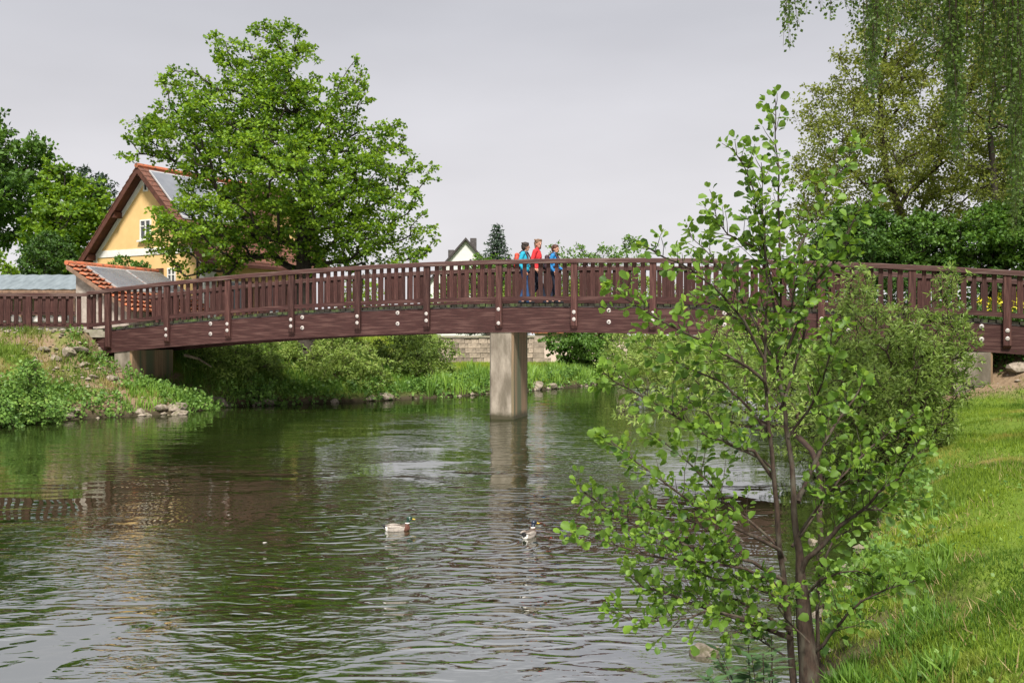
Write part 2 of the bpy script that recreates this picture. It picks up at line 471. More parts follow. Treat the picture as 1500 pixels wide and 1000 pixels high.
def grow_branches(trunk, targets, r_tip=0.012, expo=0.5, rtrunk=None, bend=0.12, up_bias=0.6):
    """joins every target to the tree already grown; gives back tubes [(pts, radii)]"""
    nodes = [np.asarray(p, float) for p in trunk]
    par = [-1] + list(range(len(trunk) - 1))
    order = np.argsort([np.min(np.linalg.norm(np.array(nodes) - t, axis=1)) for t in targets])
    plen = [0.0]
    for i in range(1, len(nodes)): plen.append(plen[-1] + np.linalg.norm(nodes[i] - nodes[i - 1]))
    NA = np.array(nodes); PL = np.array(plen)
    chains = [list(range(len(trunk)))]
    for oi in order:
        t = targets[oi]
        d = np.linalg.norm(NA - t, axis=1)
        cost = d + 0.25 * PL + up_bias * np.clip(NA[:, 2] - t[2] + 0.15 * d, 0, None)
        j = int(np.argmin(cost))
        a = NA[j]; L = np.linalg.norm(t - a)
        k = max(2, int(L / 0.55) + 1); k = min(k, 7)
        ch = [j]
        off = rng.normal(size=3) * L * bend; off[2] = abs(off[2]) * 0.5 - L * 0.05
        new = []
        for q in range(1, k + 1):
            f = q / k
            p = a * (1 - f) + t * f + off * math.sin(f * math.pi)
            if q < k: p = p + rng.normal(size=3) * L * 0.025
            new.append(p)
            par.append(ch[-1]); ch.append(len(par) - 1)
        base = PL[j]
        NA = np.vstack([NA, new])
        PL = np.concatenate([PL, base + L * np.arange(1, k + 1) / k])
        chains.append(ch)
    cnt = np.zeros(len(NA)); 
    for ch in chains[1:]: cnt[ch[-1]] += 1
    for i in range(len(NA) - 1, 0, -1):
        cnt[par[i]] += cnt[i]
    rad = r_tip * np.maximum(cnt, 1) ** expo
    tubes = []
    for ci, ch in enumerate(chains):
        r = rad[ch].copy()
        if ci > 0: r[0] = min(r[0], r[1] * 1.25)
        elif rtrunk is not None:
            r = np.maximum(r, np.linspace(rtrunk, r_tip, len(ch)))
        tubes.append((NA[ch], r))
    return tubes

def leafy(tree, name, C, clump_r, n_leaf, size, tpl, material, flat=0.7, up=0.5, outward=None, tone_mu=0.45, tone_sd=0.2,
          twigs=5, twig_mat=None, sub=5, wide=1.0, droop=0.0, cs=None):
    """leaves in sub-clumps round every clump centre, with a few twigs"""
    nC = len(C)
    if cs is None: cs = np.ones(nC)
    s1 = np.repeat(cs, sub)[:, None]
    subc = np.repeat(C, sub, 0) + rng.normal(size=(nC * sub, 3)) * clump_r * s1 * 0.62 * np.array([1, 1, flat])
    nl = max(1, n_leaf // sub)
    kp = rng.uniform(size=nC * sub * nl) < np.repeat(s1[:, 0], nl) ** 1.5
    pos = np.repeat(subc, nl, 0)[kp]
    s2 = np.repeat(s1, nl, 0)[kp]
    offs = rand_dirs(len(pos)) * (rng.uniform(0.1, 1, (len(pos), 1)) ** 0.6) * clump_r * s2 * 0.52 * np.array([1, 1, flat * 0.8])
    pos = pos + offs
    nrm = rand_dirs(len(pos), up * 2)
    dirs = unit(offs + rng.normal(size=offs.shape) * clump_r * 0.25 + np.array([0, 0, -droop * clump_r]))
    ctone = np.repeat(rng.normal(tone_mu, tone_sd * 0.6, nC * sub), nl)[kp]
    tone = np.clip(ctone + rng.normal(0, tone_sd * 0.8, len(pos)), 0, 1)
    sz = size * rng.uniform(0.65, 1.25, len(pos))
    o = scatter(name, pos, dirs, nrm, sz, tpl, material, tone, tree, wide)
    tw = MB()
    if twigs:
        for c, ss in zip(C, subc.reshape(nC, sub, 3)):
            for q in range(min(twigs, sub)):
                e_ = ss[q]
                mid = (c + e_) / 2 + rng.normal(size=3) * clump_r * 0.08
                tw.tube([c, mid, e_], [size * .07, size * .055, size * .03], 3, cap=False)
    return o, tw

def plant(name, label, cat, poly, D, trunk, n=60, spacing=0.6, dmax=3.0, clump_r=0.6, n_leaf=150, size=0.12, tpl=T_RHOMB,
          leaf='mid', bark='bark_dark', r_tip=0.012, rtrunk=None, flat=0.7, up=0.5, group=None, tone=(0.45, 0.2), sub=5, dk=1.0,
          expo=0.5, droop=0.0, wide=1.0, crown_name='crown', sides=6, twigs=5):
    trunk = [np.array(p, float) for p in trunk]
    trunk[0][2] = min(trunk[0][2], gz(trunk[0][0], trunk[0][1]) - .06) if gz(trunk[0][0], trunk[0][1]) > -.2 else trunk[0][2]
    root = empty(name, tuple(trunk[0]))
    tag(root, label, cat, group)
    off = np.asarray(trunk[0], float)
    C, cs = sample_clumps(poly, D, n, spacing, dmax, dk, cr=clump_r)
    tubes = grow_branches([np.asarray(p, float) for p in trunk], C, r_tip, expo, rtrunk)
    mb = MB()
    for i, (pts, r) in enumerate(tubes):
        mb.tube(pts - off, r, sides if i else 9, cap=(i == 0))
    cr, tw = leafy(root, crown_name, C - off, clump_r, n_leaf, size, tpl, LF[leaf], flat, up, None, tone[0], tone[1], twigs=twigs, sub=sub, wide=wide, droop=droop, cs=cs)
    tag(cr, kind='stuff')
    if tw.n:
        n0 = mb.n
        mb.L.extend([i + n0 for i in tw.L]); mb.S.extend(tw.S); mb.M.extend(tw.M); mb.V.extend(tw.V); mb.n += tw.n
    mb.build('trunk', M[bark], root, smooth=True)
    return root

def px(pts, D):
    return [P(x, y, (D if np.isscalar(D) else D[i])) for i, (x, y) in enumerate(pts)]

# ------------------------------------------------------------------ terrain
LEFT = [(-34, -30), (-26, -6), (-19, 10), (-14.2, 19.5), (-12.2, 23.8), (-11.4, 25.7), (-9.4, 27.4), (-8.6, 30), (-6.9, 31.4), (-4.9, 32.7), (-2.6, 34.9),
        (-1.25, 36.5), (.8, 39), (2.9, 42.2), (4.6, 46.5), (10, 51), (20, 56), (40, 62)]
RIGHT = [(-6, -30), (-2, -8), (-.4, 0), (0.9, 4), (1.68, 6.0), (2.3, 7.5), (3.2, 9.5), (4.4, 12), (5.6, 15), (6.7, 18), (8.1, 22), (9.0, 26), (9.4, 30), (10.2, 34), (13, 38), (22, 44), (40, 50)]
RIVER = LEFT + RIGHT[::-1]

def ground_z(x, y):
    x = np.asarray(x, float); y = np.asarray(y, float)
    wob = (vnoise(x * 1.1, y * 1.1, 3) - .5) * 0.35 + (vnoise(x * 3.3, y * 3.3, 4) - .5) * 0.16
    inside = inpoly(x, y, RIVER)
    dl = polydist(x, y, LEFT, False); dr = polydist(x, y, RIGHT, False)
    d = np.where(inside, -np.minimum(dl, dr), np.minimum(dl, dr)) + wob
    isl = dl < dr
    # left and far bank
    cap = 0.62 + 1.68 * sm((-3.2 - x) / 4.5)
    k = np.clip((d - .3) / 4.3, 0, 1)
    zl = 0.28 * sm(d / .35) + (cap - 0.28) * (k ** 0.9)
    zl = np.where(cap > 1.6, zl, 0.28 * sm(d / .35) + (cap - .28) * sm(d / 3.0))
    near_ab = np.exp(-(((x + 10.3) / 1.6) ** 2 + ((y - 30.0) / 1.5) ** 2))
    zl = zl - 0.45 * near_ab
    shelf = sm((y - 27.9) / 1.2) * sm((-12.0 - x) / .6)
    zl = zl * (1 - shelf) + np.maximum(zl, 2.30) * shelf
    rough = (vnoise(x * .9, y * .9, 11) - .5) * .30 + (vnoise(x * 2.6, y * 2.6, 12) - .5) * .16 + (vnoise(x * 7, y * 7, 13) - .5) * .06
    zl = zl + rough * (1 - .85 * shelf) * sm(d / .8) * (0.15 + 0.85 * sm((29.2 - y) / 1.2) + .35 * sm((x + 9) / 2) * sm((36 - y) / 2))
    # right bank and lawn
    lump = (vnoise(x * .55 + 4, y * .75, 21) - .5) * .46 + (vnoise(x * 1.3, y * 1.9, 22) - .5) * .30 + (vnoise(x * 4.5, y * 4.5, 23) - .5) * .06
    hol = .30 * np.exp(-(((x - 2.62) / .26) ** 2 + ((y - 6.95) / .28) ** 2)) + .26 * np.exp(-(((x - 3.1) / .2) ** 2 + ((y - 7.1) / .35) ** 2)) + .38 * np.exp(-(((x - 4.3) / 1.3) ** 2 + ((y - 9.3 - .15 * (x - 4)) / .32) ** 2)) + .34 * np.exp(-(((x - 6.3) / 1.9) ** 2 + ((y - 13.2) / .42) ** 2)) + .28 * np.exp(-(((x - 8.5) / 2.2) ** 2 + ((y - 17.0) / .5) ** 2)) + .3 * np.exp(-(((x - 4.6) / .8) ** 2 + ((y - 7.2 - .2 * (x - 4)) / .25) ** 2))
    lump = lump - hol
    amp = sm((24 - y) / 6) * (0.5 + 0.5 * sm((13 - y) / 6))
    zr = 0.16 * sm(d / .25) + .36 * sm((d - .15) / 1.1) + .18 * sm((d - .9) / 2.2) + lump * amp * sm(d / .8)
    up = sm((y - 21.2 + (vnoise(x, y, 31) - .5) * .8) / 3.0) * sm((x - 9.4) / 2.2)
    zr = zr + 1.6 * up
    z = np.where(isl, zl, zr)
    bed = -0.15 - 0.9 * sm(-d / 2.5)
    z = np.where(d < 0, np.maximum(bed, -1.0), z)
    z = np.where(d < 0, -0.15 * sm(-d / .12) - 0.9 * sm(-d / 2.5), z)
    return z, d, isl

def lines(parts):
    o = []
    for a, b, st in parts:
        o += list(np.arange(a, b, st))
    return np.array(o)
gx = np.concatenate([[-900, -400, -200, -120, -80, -60, -48, -40, -34], lines([(-30, -16, .7), (-16, 16, .13), (16, 30, .7)]), [30, 36, 45, 60, 80, 120, 200, 400, 900]])
gy = np.concatenate([[-300, -120, -60, -35, -20, -12, -8, -5, -3], lines([(-2, 3, .4), (3, 12, .09), (12, 34, .15), (34, 56, .5)]), [57, 60, 65, 72, 80, 95, 120, 160, 240, 400, 900, 1800]])
GX, GY = np.meshgrid(gx, gy, indexing='xy')
GZ, GD, GL = ground_z(GX.ravel(), GY.ravel())
nx, ny = len(gx), len(gy)
V = np.stack([GX.ravel(), GY.ravel(), GZ], 1)
ii = (np.arange(ny - 1)[:, None] * nx + np.arange(nx - 1)[None, :])
Q = np.stack([ii, ii + 1, ii + nx + 1, ii + nx], -1).reshape(-1, 4)

gm = bpy.data.materials.new('ground_soil_and_turf')
gm.use_nodes = True
t = gm.node_tree
b = t.nodes['Principled BSDF']; b.inputs['Roughness'].default_value = 0.95; b.inputs['Specular IOR Level'].default_value = 0.15
g = t.nodes.new('ShaderNodeNewGeometry')
at = t.nodes.new('ShaderNodeAttribute'); at.attribute_name = 'tone'      # how bare the soil is here
n1 = t.nodes.new('ShaderNodeTexNoise'); n1.inputs['Scale'].default_value = 1.3; n1.inputs['Detail'].default_value = 9; n1.inputs['Roughness'].default_value = .65
n2 = t.nodes.new('ShaderNodeTexNoise'); n2.inputs['Scale'].default_value = 9; n2.inputs['Detail'].default_value = 8
t.links.new(g.outputs['Position'], n1.inputs['Vector']); t.links.new(g.outputs['Position'], n2.inputs['Vector'])
turf = t.nodes.new('ShaderNodeMix'); turf.data_type = 'RGBA'
turf.inputs[6].default_value = (0.06, 0.12, 0.012, 1); turf.inputs[7].default_value = (0.13, 0.17, 0.025, 1)
t.links.new(n2.outputs[0], turf.inputs[0])
soil = t.nodes.new('ShaderNodeMix'); soil.data_type = 'RGBA'
soil.inputs[6].default_value = (0.11, 0.07, 0.04, 1); soil.inputs[7].default_value = (0.27, 0.20, 0.13, 1)
t.links.new(n2.outputs[0], soil.inputs[0])
ad = t.nodes.new('ShaderNodeMath'); ad.operation = 'ADD'
t.links.new(n1.outputs[0], ad.inputs[0]); t.links.new(at.outputs['Fac'], ad.inputs[1])
mrg = t.nodes.new('ShaderNodeMapRange'); mrg.inputs['From Min'].default_value = .86; mrg.inputs['From Max'].default_value = 1.02
t.links.new(ad.outputs[0], mrg.inputs[0])
mixg = t.nodes.new('ShaderNodeMix'); mixg.data_type = 'RGBA'
t.links.new(mrg.outputs[0], mixg.inputs[0]); t.links.new(turf.outputs[2], mixg.inputs[6]); t.links.new(soil.outputs[2], mixg.inputs[7])
sz_ = t.nodes.new('ShaderNodeSeparateXYZ'); t.links.new(g.outputs['Position'], sz_.inputs[0])
wet = t.nodes.new('ShaderNodeMapRange'); wet.inputs['From Min'].default_value = .05; wet.inputs['From Max'].default_value = .38
t.links.new(sz_.outputs[2], wet.inputs[0])
mud = t.nodes.new('ShaderNodeMix'); mud.data_type = 'RGBA'; mud.inputs[6].default_value = (.045, .036, .022, 1)
t.links.new(wet.outputs[0], mud.inputs[0]); t.links.new(mixg.outputs[2], mud.inputs[7])
t.links.new(mud.outputs[2], b.inputs['Base Color'])
bp = t.nodes.new('ShaderNodeBump'); bp.inputs['Distance'].default_value = .05
t.links.new(n2.outputs[0], bp.inputs['Height']); t.links.new(bp.outputs[0], b.inputs['Normal'])

def bareness(x, y, d, isl):
    """0 turf .. 1 bare soil"""
    a = np.where(isl, 0.31, 0.20) + np.where(isl, .55, .30) * np.exp(-np.clip(d, 0, 9) / np.where(isl, .35, .22))
    a = a + np.where(d < 0.05, .6, 0)
    # bare upper left bank under the fence, bare strip under the bridge and by the right abutment
    a = a + 0.16 * np.exp(-(((x + 13.5) / 3.0) ** 2 + ((y - 28.2) / 1.6) ** 2))
    a = a + 0.55 * np.exp(-(((x + 10.3) / 1.4) ** 2 + ((y - 29.2) / 1.6) ** 2))
    a = a + 0.35 * np.exp(-(((x - 3.0) / .5) ** 2 + ((y - 7.0) / .5) ** 2))
    a = a + 0.6 * np.exp(-((y - 23.2) / 1.1) ** 2) * sm((x - 9) / 1.5)
    a = a + 0.3 * np.exp(-(((x - 2.55) / .42) ** 2 + ((y - 6.3) / .35) ** 2))
    a = a - 0.5 * sm((y - 30.5) / 3) * isl
    return a
bare = bareness(V[:, 0], V[:, 1], GD, GL)
gme = mesh_np('ground', V, Q.ravel(), np.full(len(Q), 4), gm, smooth=True, tone=bare)
tag(link('ground', gme), kind='structure')

def gz(x, y):
    return float(ground_z(np.array([x]), np.array([y]))[0][0])

# ------------------------------------------------------------------ water
wm = bpy.data.materials.new('river_water')
wm.use_nodes = True
t = wm.node_tree
b = t.nodes['Principled BSDF']
b.inputs['Base Color'].default_value = (0.012, 0.018, 0.004, 1)
b.inputs['Roughness'].default_value = 0.02
b.inputs['IOR'].default_value = 3.2
b.inputs['Specular IOR Level'].default_value = 1.0
g = t.nodes.new('ShaderNodeNewGeometry')
def wnode(scale, stretch, detail, dist=0.0, rough=.5, rot=0.0):
    mp_ = t.nodes.new('ShaderNodeMapping'); mp_.inputs['Scale'].default_value = stretch
    mp_.inputs['Rotation'].default_value = (0, 0, rot)
    t.links.new(g.outputs['Position'], mp_.inputs[0])
    n_ = t.nodes.new('ShaderNodeTexNoise'); n_.inputs['Scale'].default_value = scale; n_.inputs['Detail'].default_value = detail
    n_.inputs['Distortion'].default_value = dist; n_.inputs['Roughness'].default_value = rough
    t.links.new(mp_.outputs[0], n_.inputs['Vector'])
    return n_.outputs[0]
def mth(op, a, c):
    n_ = t.nodes.new('ShaderNodeMath'); n_.operation = op
    for i, v in enumerate((a, c)):
        if isinstance(v, (int, float)): n_.inputs[i].default_value = v
        else: t.links.new(v, n_.inputs[i])
    return n_.outputs[0]
def rng_(v, a, c, lo, hi):
    n_ = t.nodes.new('ShaderNodeMapRange')
    n_.inputs['From Min'].default_value = a; n_.inputs['From Max'].default_value = c
    n_.inputs['To Min'].default_value = lo; n_.inputs['To Max'].default_value = hi
    t.links.new(v, n_.inputs[0]); return n_.outputs[0]
patch = rng_(wnode(.20, (1, .8, 1), 3, .8), .44, .60, .07, 1.05)
patch2 = rng_(wnode(.30, (.7, 1, 1), 3, 1.2), .46, .58, .05, 1.0)
sxy = t.nodes.new('ShaderNodeSeparateXYZ'); t.links.new(g.outputs['Position'], sxy.inputs[0])
# the current breaks the surface downstream of the pier and near the camera; the pool on the left lies calm
calm = mth('MAXIMUM', rng_(mth('ADD', sxy.outputs[1], mth('MULTIPLY', wnode(.35, (1, 1, 1), 2), 3.0)), 10.5, 14.0, 1.0, .17), mth('MULTIPLY', rng_(mth('ABSOLUTE', mth('ADD', sxy.outputs[0], .6), 0), 1.2, 3.4, .8, .0), rng_(sxy.outputs[1], 20, 30, 1.0, .45)))
swell = wnode(.8, (.7, 1.3, 1), 1, .5, rot=.25)
ripple = wnode(3.3, (.55, 1.25, 1), 1, 1.4, .4, rot=-.12)
ripple2 = wnode(6.5, (.6, 1.2, 1), 1.5, 1.0, .4, rot=.18)
fine = wnode(16, (.7, 1.2, 1), 1, .5, rot=.3)
h = mth('MULTIPLY', swell, .015)
h = mth('ADD', h, mth('MULTIPLY', mth('MULTIPLY', mth('MULTIPLY', ripple, calm), patch), .044))
h = mth('ADD', h, mth('MULTIPLY', mth('MULTIPLY', mth('MULTIPLY', ripple2, calm), patch2), .016))
h = mth('ADD', h, mth('MULTIPLY', mth('MULTIPLY', mth('MULTIPLY', fine, calm), patch2), .0045))
def rings(cx, cy, wl, amp, fall, inner=0.0):
    sb = t.nodes.new('ShaderNodeVectorMath'); sb.operation = 'SUBTRACT'; sb.inputs[1].default_value = (cx, cy, 0)
    t.links.new(g.outputs['Position'], sb.inputs[0])
    nzd = t.nodes.new('ShaderNodeVectorMath'); nzd.operation = 'LENGTH'
    t.links.new(sb.outputs[0], nzd.inputs[0])
    L_ = mth('ADD', nzd.outputs['Value'], mth('MULTIPLY', wnode(.8, (1, 1, 1), 2), wl * 1.6))
    wv = mth('SINE', mth('MULTIPLY', L_, 2 * math.pi / wl), 0)
    env = mth('POWER', 2.718, mth('MULTIPLY', nzd.outputs['Value'], -1.0 / fall))
    return mth('MULTIPLY', mth('MULTIPLY', wv, env), amp)
for r_ in ((-1.9, 11.2, .19, .004, .8), (-.1, 10.6, .17, .0028, 1.0), (-5.6, 8.2, .38, .006, 1.6)):
    h = mth('ADD', h, rings(*r_))
bp = t.nodes.new('ShaderNodeBump'); bp.inputs['Distance'].default_value = 1.0; bp.inputs['Strength'].default_value = 1.0
t.links.new(h, bp.inputs['Height']); t.links.new(bp.outputs[0], b.inputs['Normal'])
wb = MB(); wb.add([(-60, -60, 0), (60, -60, 0), (60, 75, 0), (-60, 75, 0)], [(0, 1, 2, 3)])
tag(wb.build('river_water', wm), kind='structure')

# ------------------------------------------------------------------ bridge
LB = 2.0
TH = math.atan(0.0217 * F / 108.0)
B0 = np.array([-.3206, 25.9])
U = np.array([math.cos(TH), -math.sin(TH)]); Vv = np.array([math.sin(TH), math.cos(TH)])
WB = 2.9
def ztop(k): return 4.14 - 0.015 * (k - 6.3) ** 2
def bworld(k, tt, z):
    p = B0 + U * (k - 6) * LB + Vv * tt
    return np.array([p[0], p[1], z])
bridge = empty('wooden_footbridge', (B0[0], B0[1], 0), -TH)
tag(bridge, 'long arched dark red wooden footbridge with railings spanning the river', 'footbridge')
def lx(k): return (k - 6) * LB
K0, K1 = -0.35, 14.6
# girders, laid in steps of half a bay along the arch
def beam(name, k0, k1, t0, t1, a, c, step=0.25, material='wood', ends=(0, 0), smooth=False, parent=bridge):
    ks = np.linspace(k0, k1, max(2, int((k1 - k0) / step) + 1))
    mb = MB(); Vs = []
    for i, k in enumerate(ks):
        e0 = ends[0] if i == 0 else (ends[1] if i == len(ks) - 1 else 0)
        x = lx(k)
        Vs += [(x + e0, t0, ztop(k) + a), (x + e0, t1, ztop(k) + a), (x, t1, ztop(k) + c), (x, t0, ztop(k) + c)]
    n = len(ks); fs = [(0, 1, 2, 3), tuple(4 * (n - 1) + q for q in (3, 2, 1, 0))]
    for i in range(n - 1):
        for q in range(4):
            p, r = 4 * i + q, 4 * i + (q + 1) % 4
            fs.append((p, p + 4, r + 4, r))
    mb.add(Vs, fs)
    return mb.build(name, M[material], parent)
gird = []
gird.append(beam('girder', K0, K1, 0.0, .20, -1.88, -1.235, ends=(.62, 0)))
gird.append(beam('girder', K0, K1, WB - .20, WB, -1.88, -1.235, ends=(.62, 0)))
beam('girder_cover', K0 + .02, K1, -.012, .21, -1.235, -1.215, material='bolt').data.materials[0] = M['roof_dark']
for k in np.arange(.5, 14.5, 1.0):
    mb = MB(); x = lx(k)
    mb.box(x - .08, x + .08, .203, WB - .203, ztop(k) - 1.62, ztop(k) - 1.36)
    mb.build('cross_beam', M['wood'], bridge)
# deck planks: too many and thin in view to be picked apart singly
mb = MB()
nP = int((K1 - K0) * LB / .16)
for i in range(nP):
    k = K0 + (i + .5) * .16 / LB
    x = lx(k); z = ztop(k); s_ = -0.03 * (k - 6.3) / LB
    j0 = random.uniform(-.03, .02); hz_ = random.uniform(-.006, .006)
    a_, b_ = x - .068, x + .068
    mb.hexa([(a_, -.01 + j0, z - 1.21 - s_ * .07 + hz_), (b_, -.01 + j0, z - 1.21 + s_ * .07 + hz_), (b_, WB + .02, z - 1.21 + s_ * .07 + hz_), (a_, WB + .02, z - 1.21 - s_ * .07 + hz_),
             (a_, -.01 + j0, z - 1.135 - s_ * .07 + hz_), (b_, -.01 + j0, z - 1.135 + s_ * .07 + hz_), (b_, WB + .02, z - 1.135 + s_ * .07 + hz_), (a_, WB + .02, z - 1.135 - s_ * .07 + hz_)])
tag(mb.build('deck_planks', M['plank'], bridge), kind='stuff')
# uprights, rails, balusters
bolt_me = MB().disc((0, 0, 0), (0, -1, 0), .047, .02, 14).mesh('bolt', [M['bolt']])
nut_me = MB().disc((0, 0, 0), (0, -1, 0), .014, .034, 6).mesh('bolt_end', [M['chimney']])
pm = MB(); pm.hexa([(-.082, -.105, -1.70), (.082, -.105, -1.70), (.082, -.003, -1.77), (-.082, -.003, -1.77), (-.082, -.105, -.12), (.082, -.105, -.12), (.082, -.003, -.12), (-.082, -.003, -.12)])
post_me = pm.mesh('post', [M['wood_v']])
bvar = []
for q in range(4):
    w_ = .046 + .004 * q
    bm_ = MB(); bm_.box(-w_, w_, -.018, .018, -.955, -.115)
    bvar.append(bm_.mesh('baluster', [M['wood_v']]))
for side in (0, 1):
    rz = 0 if side == 0 else math.pi
    off = 0.0 if side == 0 else WB
    for k in range(0, 15):
        p = link('post', post_me, bridge, (lx(k), off, ztop(k)), (0, 0, rz))
        if side == 0 and k > 0:
            for dz in ((-1.36, -1.54) if k != 6 else (-1.28, -1.64)):
                bo = link('bolt', bolt_me, p, (0, -.106, dz))
    kk = [K0] + list(range(0, 15))
    for a_, b_ in zip(kk[:-1], kk[1:]):
        # bottom rail of this bay, butted between the posts
        xa, xb = lx(a_) + (.084 if a_ >= 0 else .0), lx(b_) - .084
        za = ztop(a_) + (ztop(b_) - ztop(a_)) * (xa - lx(a_)) / (lx(b_) - lx(a_)); zb = ztop(a_) + (ztop(b_) - ztop(a_)) * (xb - lx(a_)) / (lx(b_) - lx(a_))
        t0, t1 = (-.062, .0) if side == 0 else (WB, WB + .062)
        for nm, lo, hi, dd in (('bottom_rail', -1.065, -.955, 0),):
            m_ = MB(); m_.hexa([(xa, t0, za + lo), (xb, t0, zb + lo), (xb, t1, zb + lo), (xa, t1, za + lo), (xa, t0, za + hi), (xb, t0, zb + hi), (xb, t1, zb + hi), (xa, t1, za + hi)])
            m_.build(nm, M['wood'], bridge)
        if b_ - a_ >= 1:
            xs = [lx(a_) + .262 + q * .211 for q in range(8)]
        else:
            xs = [lx(a_) + .2 + q * .2 for q in range(3)]
        for x_ in xs:
            f = (x_ - lx(a_)) / (lx(b_) - lx(a_)); z_ = ztop(a_) * (1 - f) + ztop(b_) * f
            yy = -.031 if side == 0 else WB + .031
            link('baluster', random.choice(bvar), bridge, (x_ + random.uniform(-.006, .006), yy, z_), (0, random.uniform(-.008, .008), 0))
    # handrail: rounded section swept along the arch
    ks = np.arange(K0, K1 + .01, .25)
    cy_ = -.05 if side == 0 else WB + .05
    sec = [(-.085, -.115), (.085, -.115), (.085, -.02), (.055, 0), (-.055, 0), (-.085, -.02)]
    Vs = []
    for k in ks:
        for (a_, c_) in sec: Vs.append((lx(k), cy_ + a_, ztop(k) + c_ + .003 * math.sin(k * 9)))
    n = len(sec); fs = [tuple(range(n)), tuple(range((len(ks) - 1) * n, len(ks) * n))[::-1]]
    for i in range(len(ks) - 1):
        for q in range(n):
            fs.append((i * n + q, (i + 1) * n + q, (i + 1) * n + (q + 1) % n, i * n + (q + 1) % n))
    m_ = MB(); m_.add(Vs, fs); m_.build('handrail', M['handrail'], bridge)
for kx in (1.70, 3.15, 4.57, 7.44, 8.87, 10.3, 11.74):
    zz = ztop(kx)
    for dz in (-1.31, -1.60):
        bo = link('bolt', bolt_me, gird[0], (lx(kx), -.002, zz + dz)); bo.scale = (1.15, 1, 1.15)
        link('bolt_end', nut_me, bridge, (lx(kx), -.022, zz + dz))

def concrete_block(name, label, k0, k1, t0, t1, z0, z1, bevel=.05):
    root = empty(name, tuple(bworld((k0 + k1) / 2, (t0 + t1) / 2, z0)), -TH)
    tag(root, label, 'bridge support')
    hx, hy = (k1 - k0) * LB / 2, (t1 - t0) / 2
    pl = [(-hx, -hy + bevel), (-hx + bevel, -hy), (hx - bevel, -hy), (hx, -hy + bevel), (hx, hy), (-hx, hy)]
    n = len(pl); nz_ = 6
    Vs = [(a_, c_, z) for z in np.linspace(0, z1 - z0, nz_) for a_, c_ in pl]
    fs = [tuple(range(n))[::-1], tuple(range((nz_ - 1) * n, nz_ * n))]; mi = [0, 0]
    m_ = MB(); m_.add(Vs, fs, 0)
    m_.n -= len(Vs); m_.V.pop()
    front = [(i * n + q, i * n + q + 1, (i + 1) * n + q + 1, (i + 1) * n + q) for i in range(nz_ - 1) for q in (0, 1)]
    rest = [(i * n + q, i * n + (q + 1) % n, (i + 1) * n + (q + 1) % n, (i + 1) * n + q) for i in range(nz_ - 1) for q in (2, 3, 4, 5)]
    m_.add(Vs, front + [], 0); m_.n -= len(Vs); m_.V.pop()
    m_.add(Vs, rest, 1)
    m_.build('concrete_shaft', [M['concrete'], M['concrete_rust']], root)
    return root
concrete_block('bridge_pier', 'tall stained concrete pier standing in the river under the middle of the footbridge', 5.855, 6.18, .02, 1.42, -.9, 2.262)
concrete_block('bridge_abutment', 'short grey concrete block under the left end of the footbridge', .05, .36, .03, 2.05, .35, 1.735)
concrete_block('bridge_abutment', 'squat concrete block on the brown bank under the right end of the footbridge', 11.45, 11.86, .0, 2.2, .5, 1.80)

# ------------------------------------------------------------------ fence on the left bank
fz = 3.40
fence = empty('wooden_fence', (-12.5, 29.5, 2.3)); tag(fence, 'low dark red wooden fence on the bank left of the footbridge', 'fence')
def fence_run(root, x0, x1, yy, ztop_, posts, step=.232, zb=-.98, material='wood', low=True):
    ox, oy, oz = root.location
    for p_ in posts:
        m_ = MB(); m_.box(-.075, .075, -.05, .05, zb - .22, -.10); m_.build('post', M['wood_v'], root, loc=(p_ - ox, yy - oy - .03, ztop_ - oz))
    me_h = MB().box((x1 - x0) * -.5, (x1 - x0) * .5, -.075, .075, -.10, 0).mesh('handrail', [M['handrail']])
    link('handrail', me_h, root, ((x0 + x1) / 2 - ox, yy - oy, ztop_ - oz))
    me_b = MB().box((x1 - x0) * -.5, (x1 - x0) * .5, .023, .065, zb - .02, zb + .10).mesh('bottom_rail', [M['wood']])
    link('bottom_rail', me_b, root, ((x0 + x1) / 2 - ox, yy - oy - .02, ztop_ - oz))
    me = MB().box(-.062, .062, -.018, .018, zb + .06, -.10).mesh('baluster', [M['wood_v']])
    n = int((x1 - x0) / step)
    for q in range(n):
        xx = x0 + (q + .5) * step
        if min(abs(xx - p_) for p_ in posts) < .10: continue
        link('baluster', me, root, (xx - ox + random.uniform(-.008, .008), yy - oy, ztop_ - oz), (0, random.uniform(-.01, .01), 0))
fence_run(fence, -20.6, -12.52, 29.5, fz + .03, [-12.5, -14.30, -16.1, -17.9, -19.7])
fence2 = empty('wooden_fence', (-16, 33.4, 2.3)); tag(fence2, 'brown wooden fence on the far side of the path seen through the nearer fence', 'fence')
fence_run(fence2, -22, -10.5, 33.4, 3.50, [-11, -13, -15, -17, -19, -21], step=.28, zb=-.62)
m_ = MB()
for i in range(14):
    x0 = -21 + i * .65
    m_.hexa([(x0, 29.3, 2.12), (x0 + .644, 29.3, 2.12), (x0 + .644, 29.75, 2.12), (x0, 29.75, 2.12), (x0, 29.3, 2.35 + random.uniform(-.008, .008)), (x0 + .644, 29.3, 2.35 + random.uniform(-.008, .008)), (x0 + .644, 29.75, 2.355), (x0, 29.75, 2.355)])
tag(m_.build('kerb', M['kerb']), kind='structure')
m_ = MB(); m_.box(-24, -9.8, 29.76, 33.0, 2.1, 2.385)
tag(m_.build('gravel_path', M['gravel']), kind='structure')
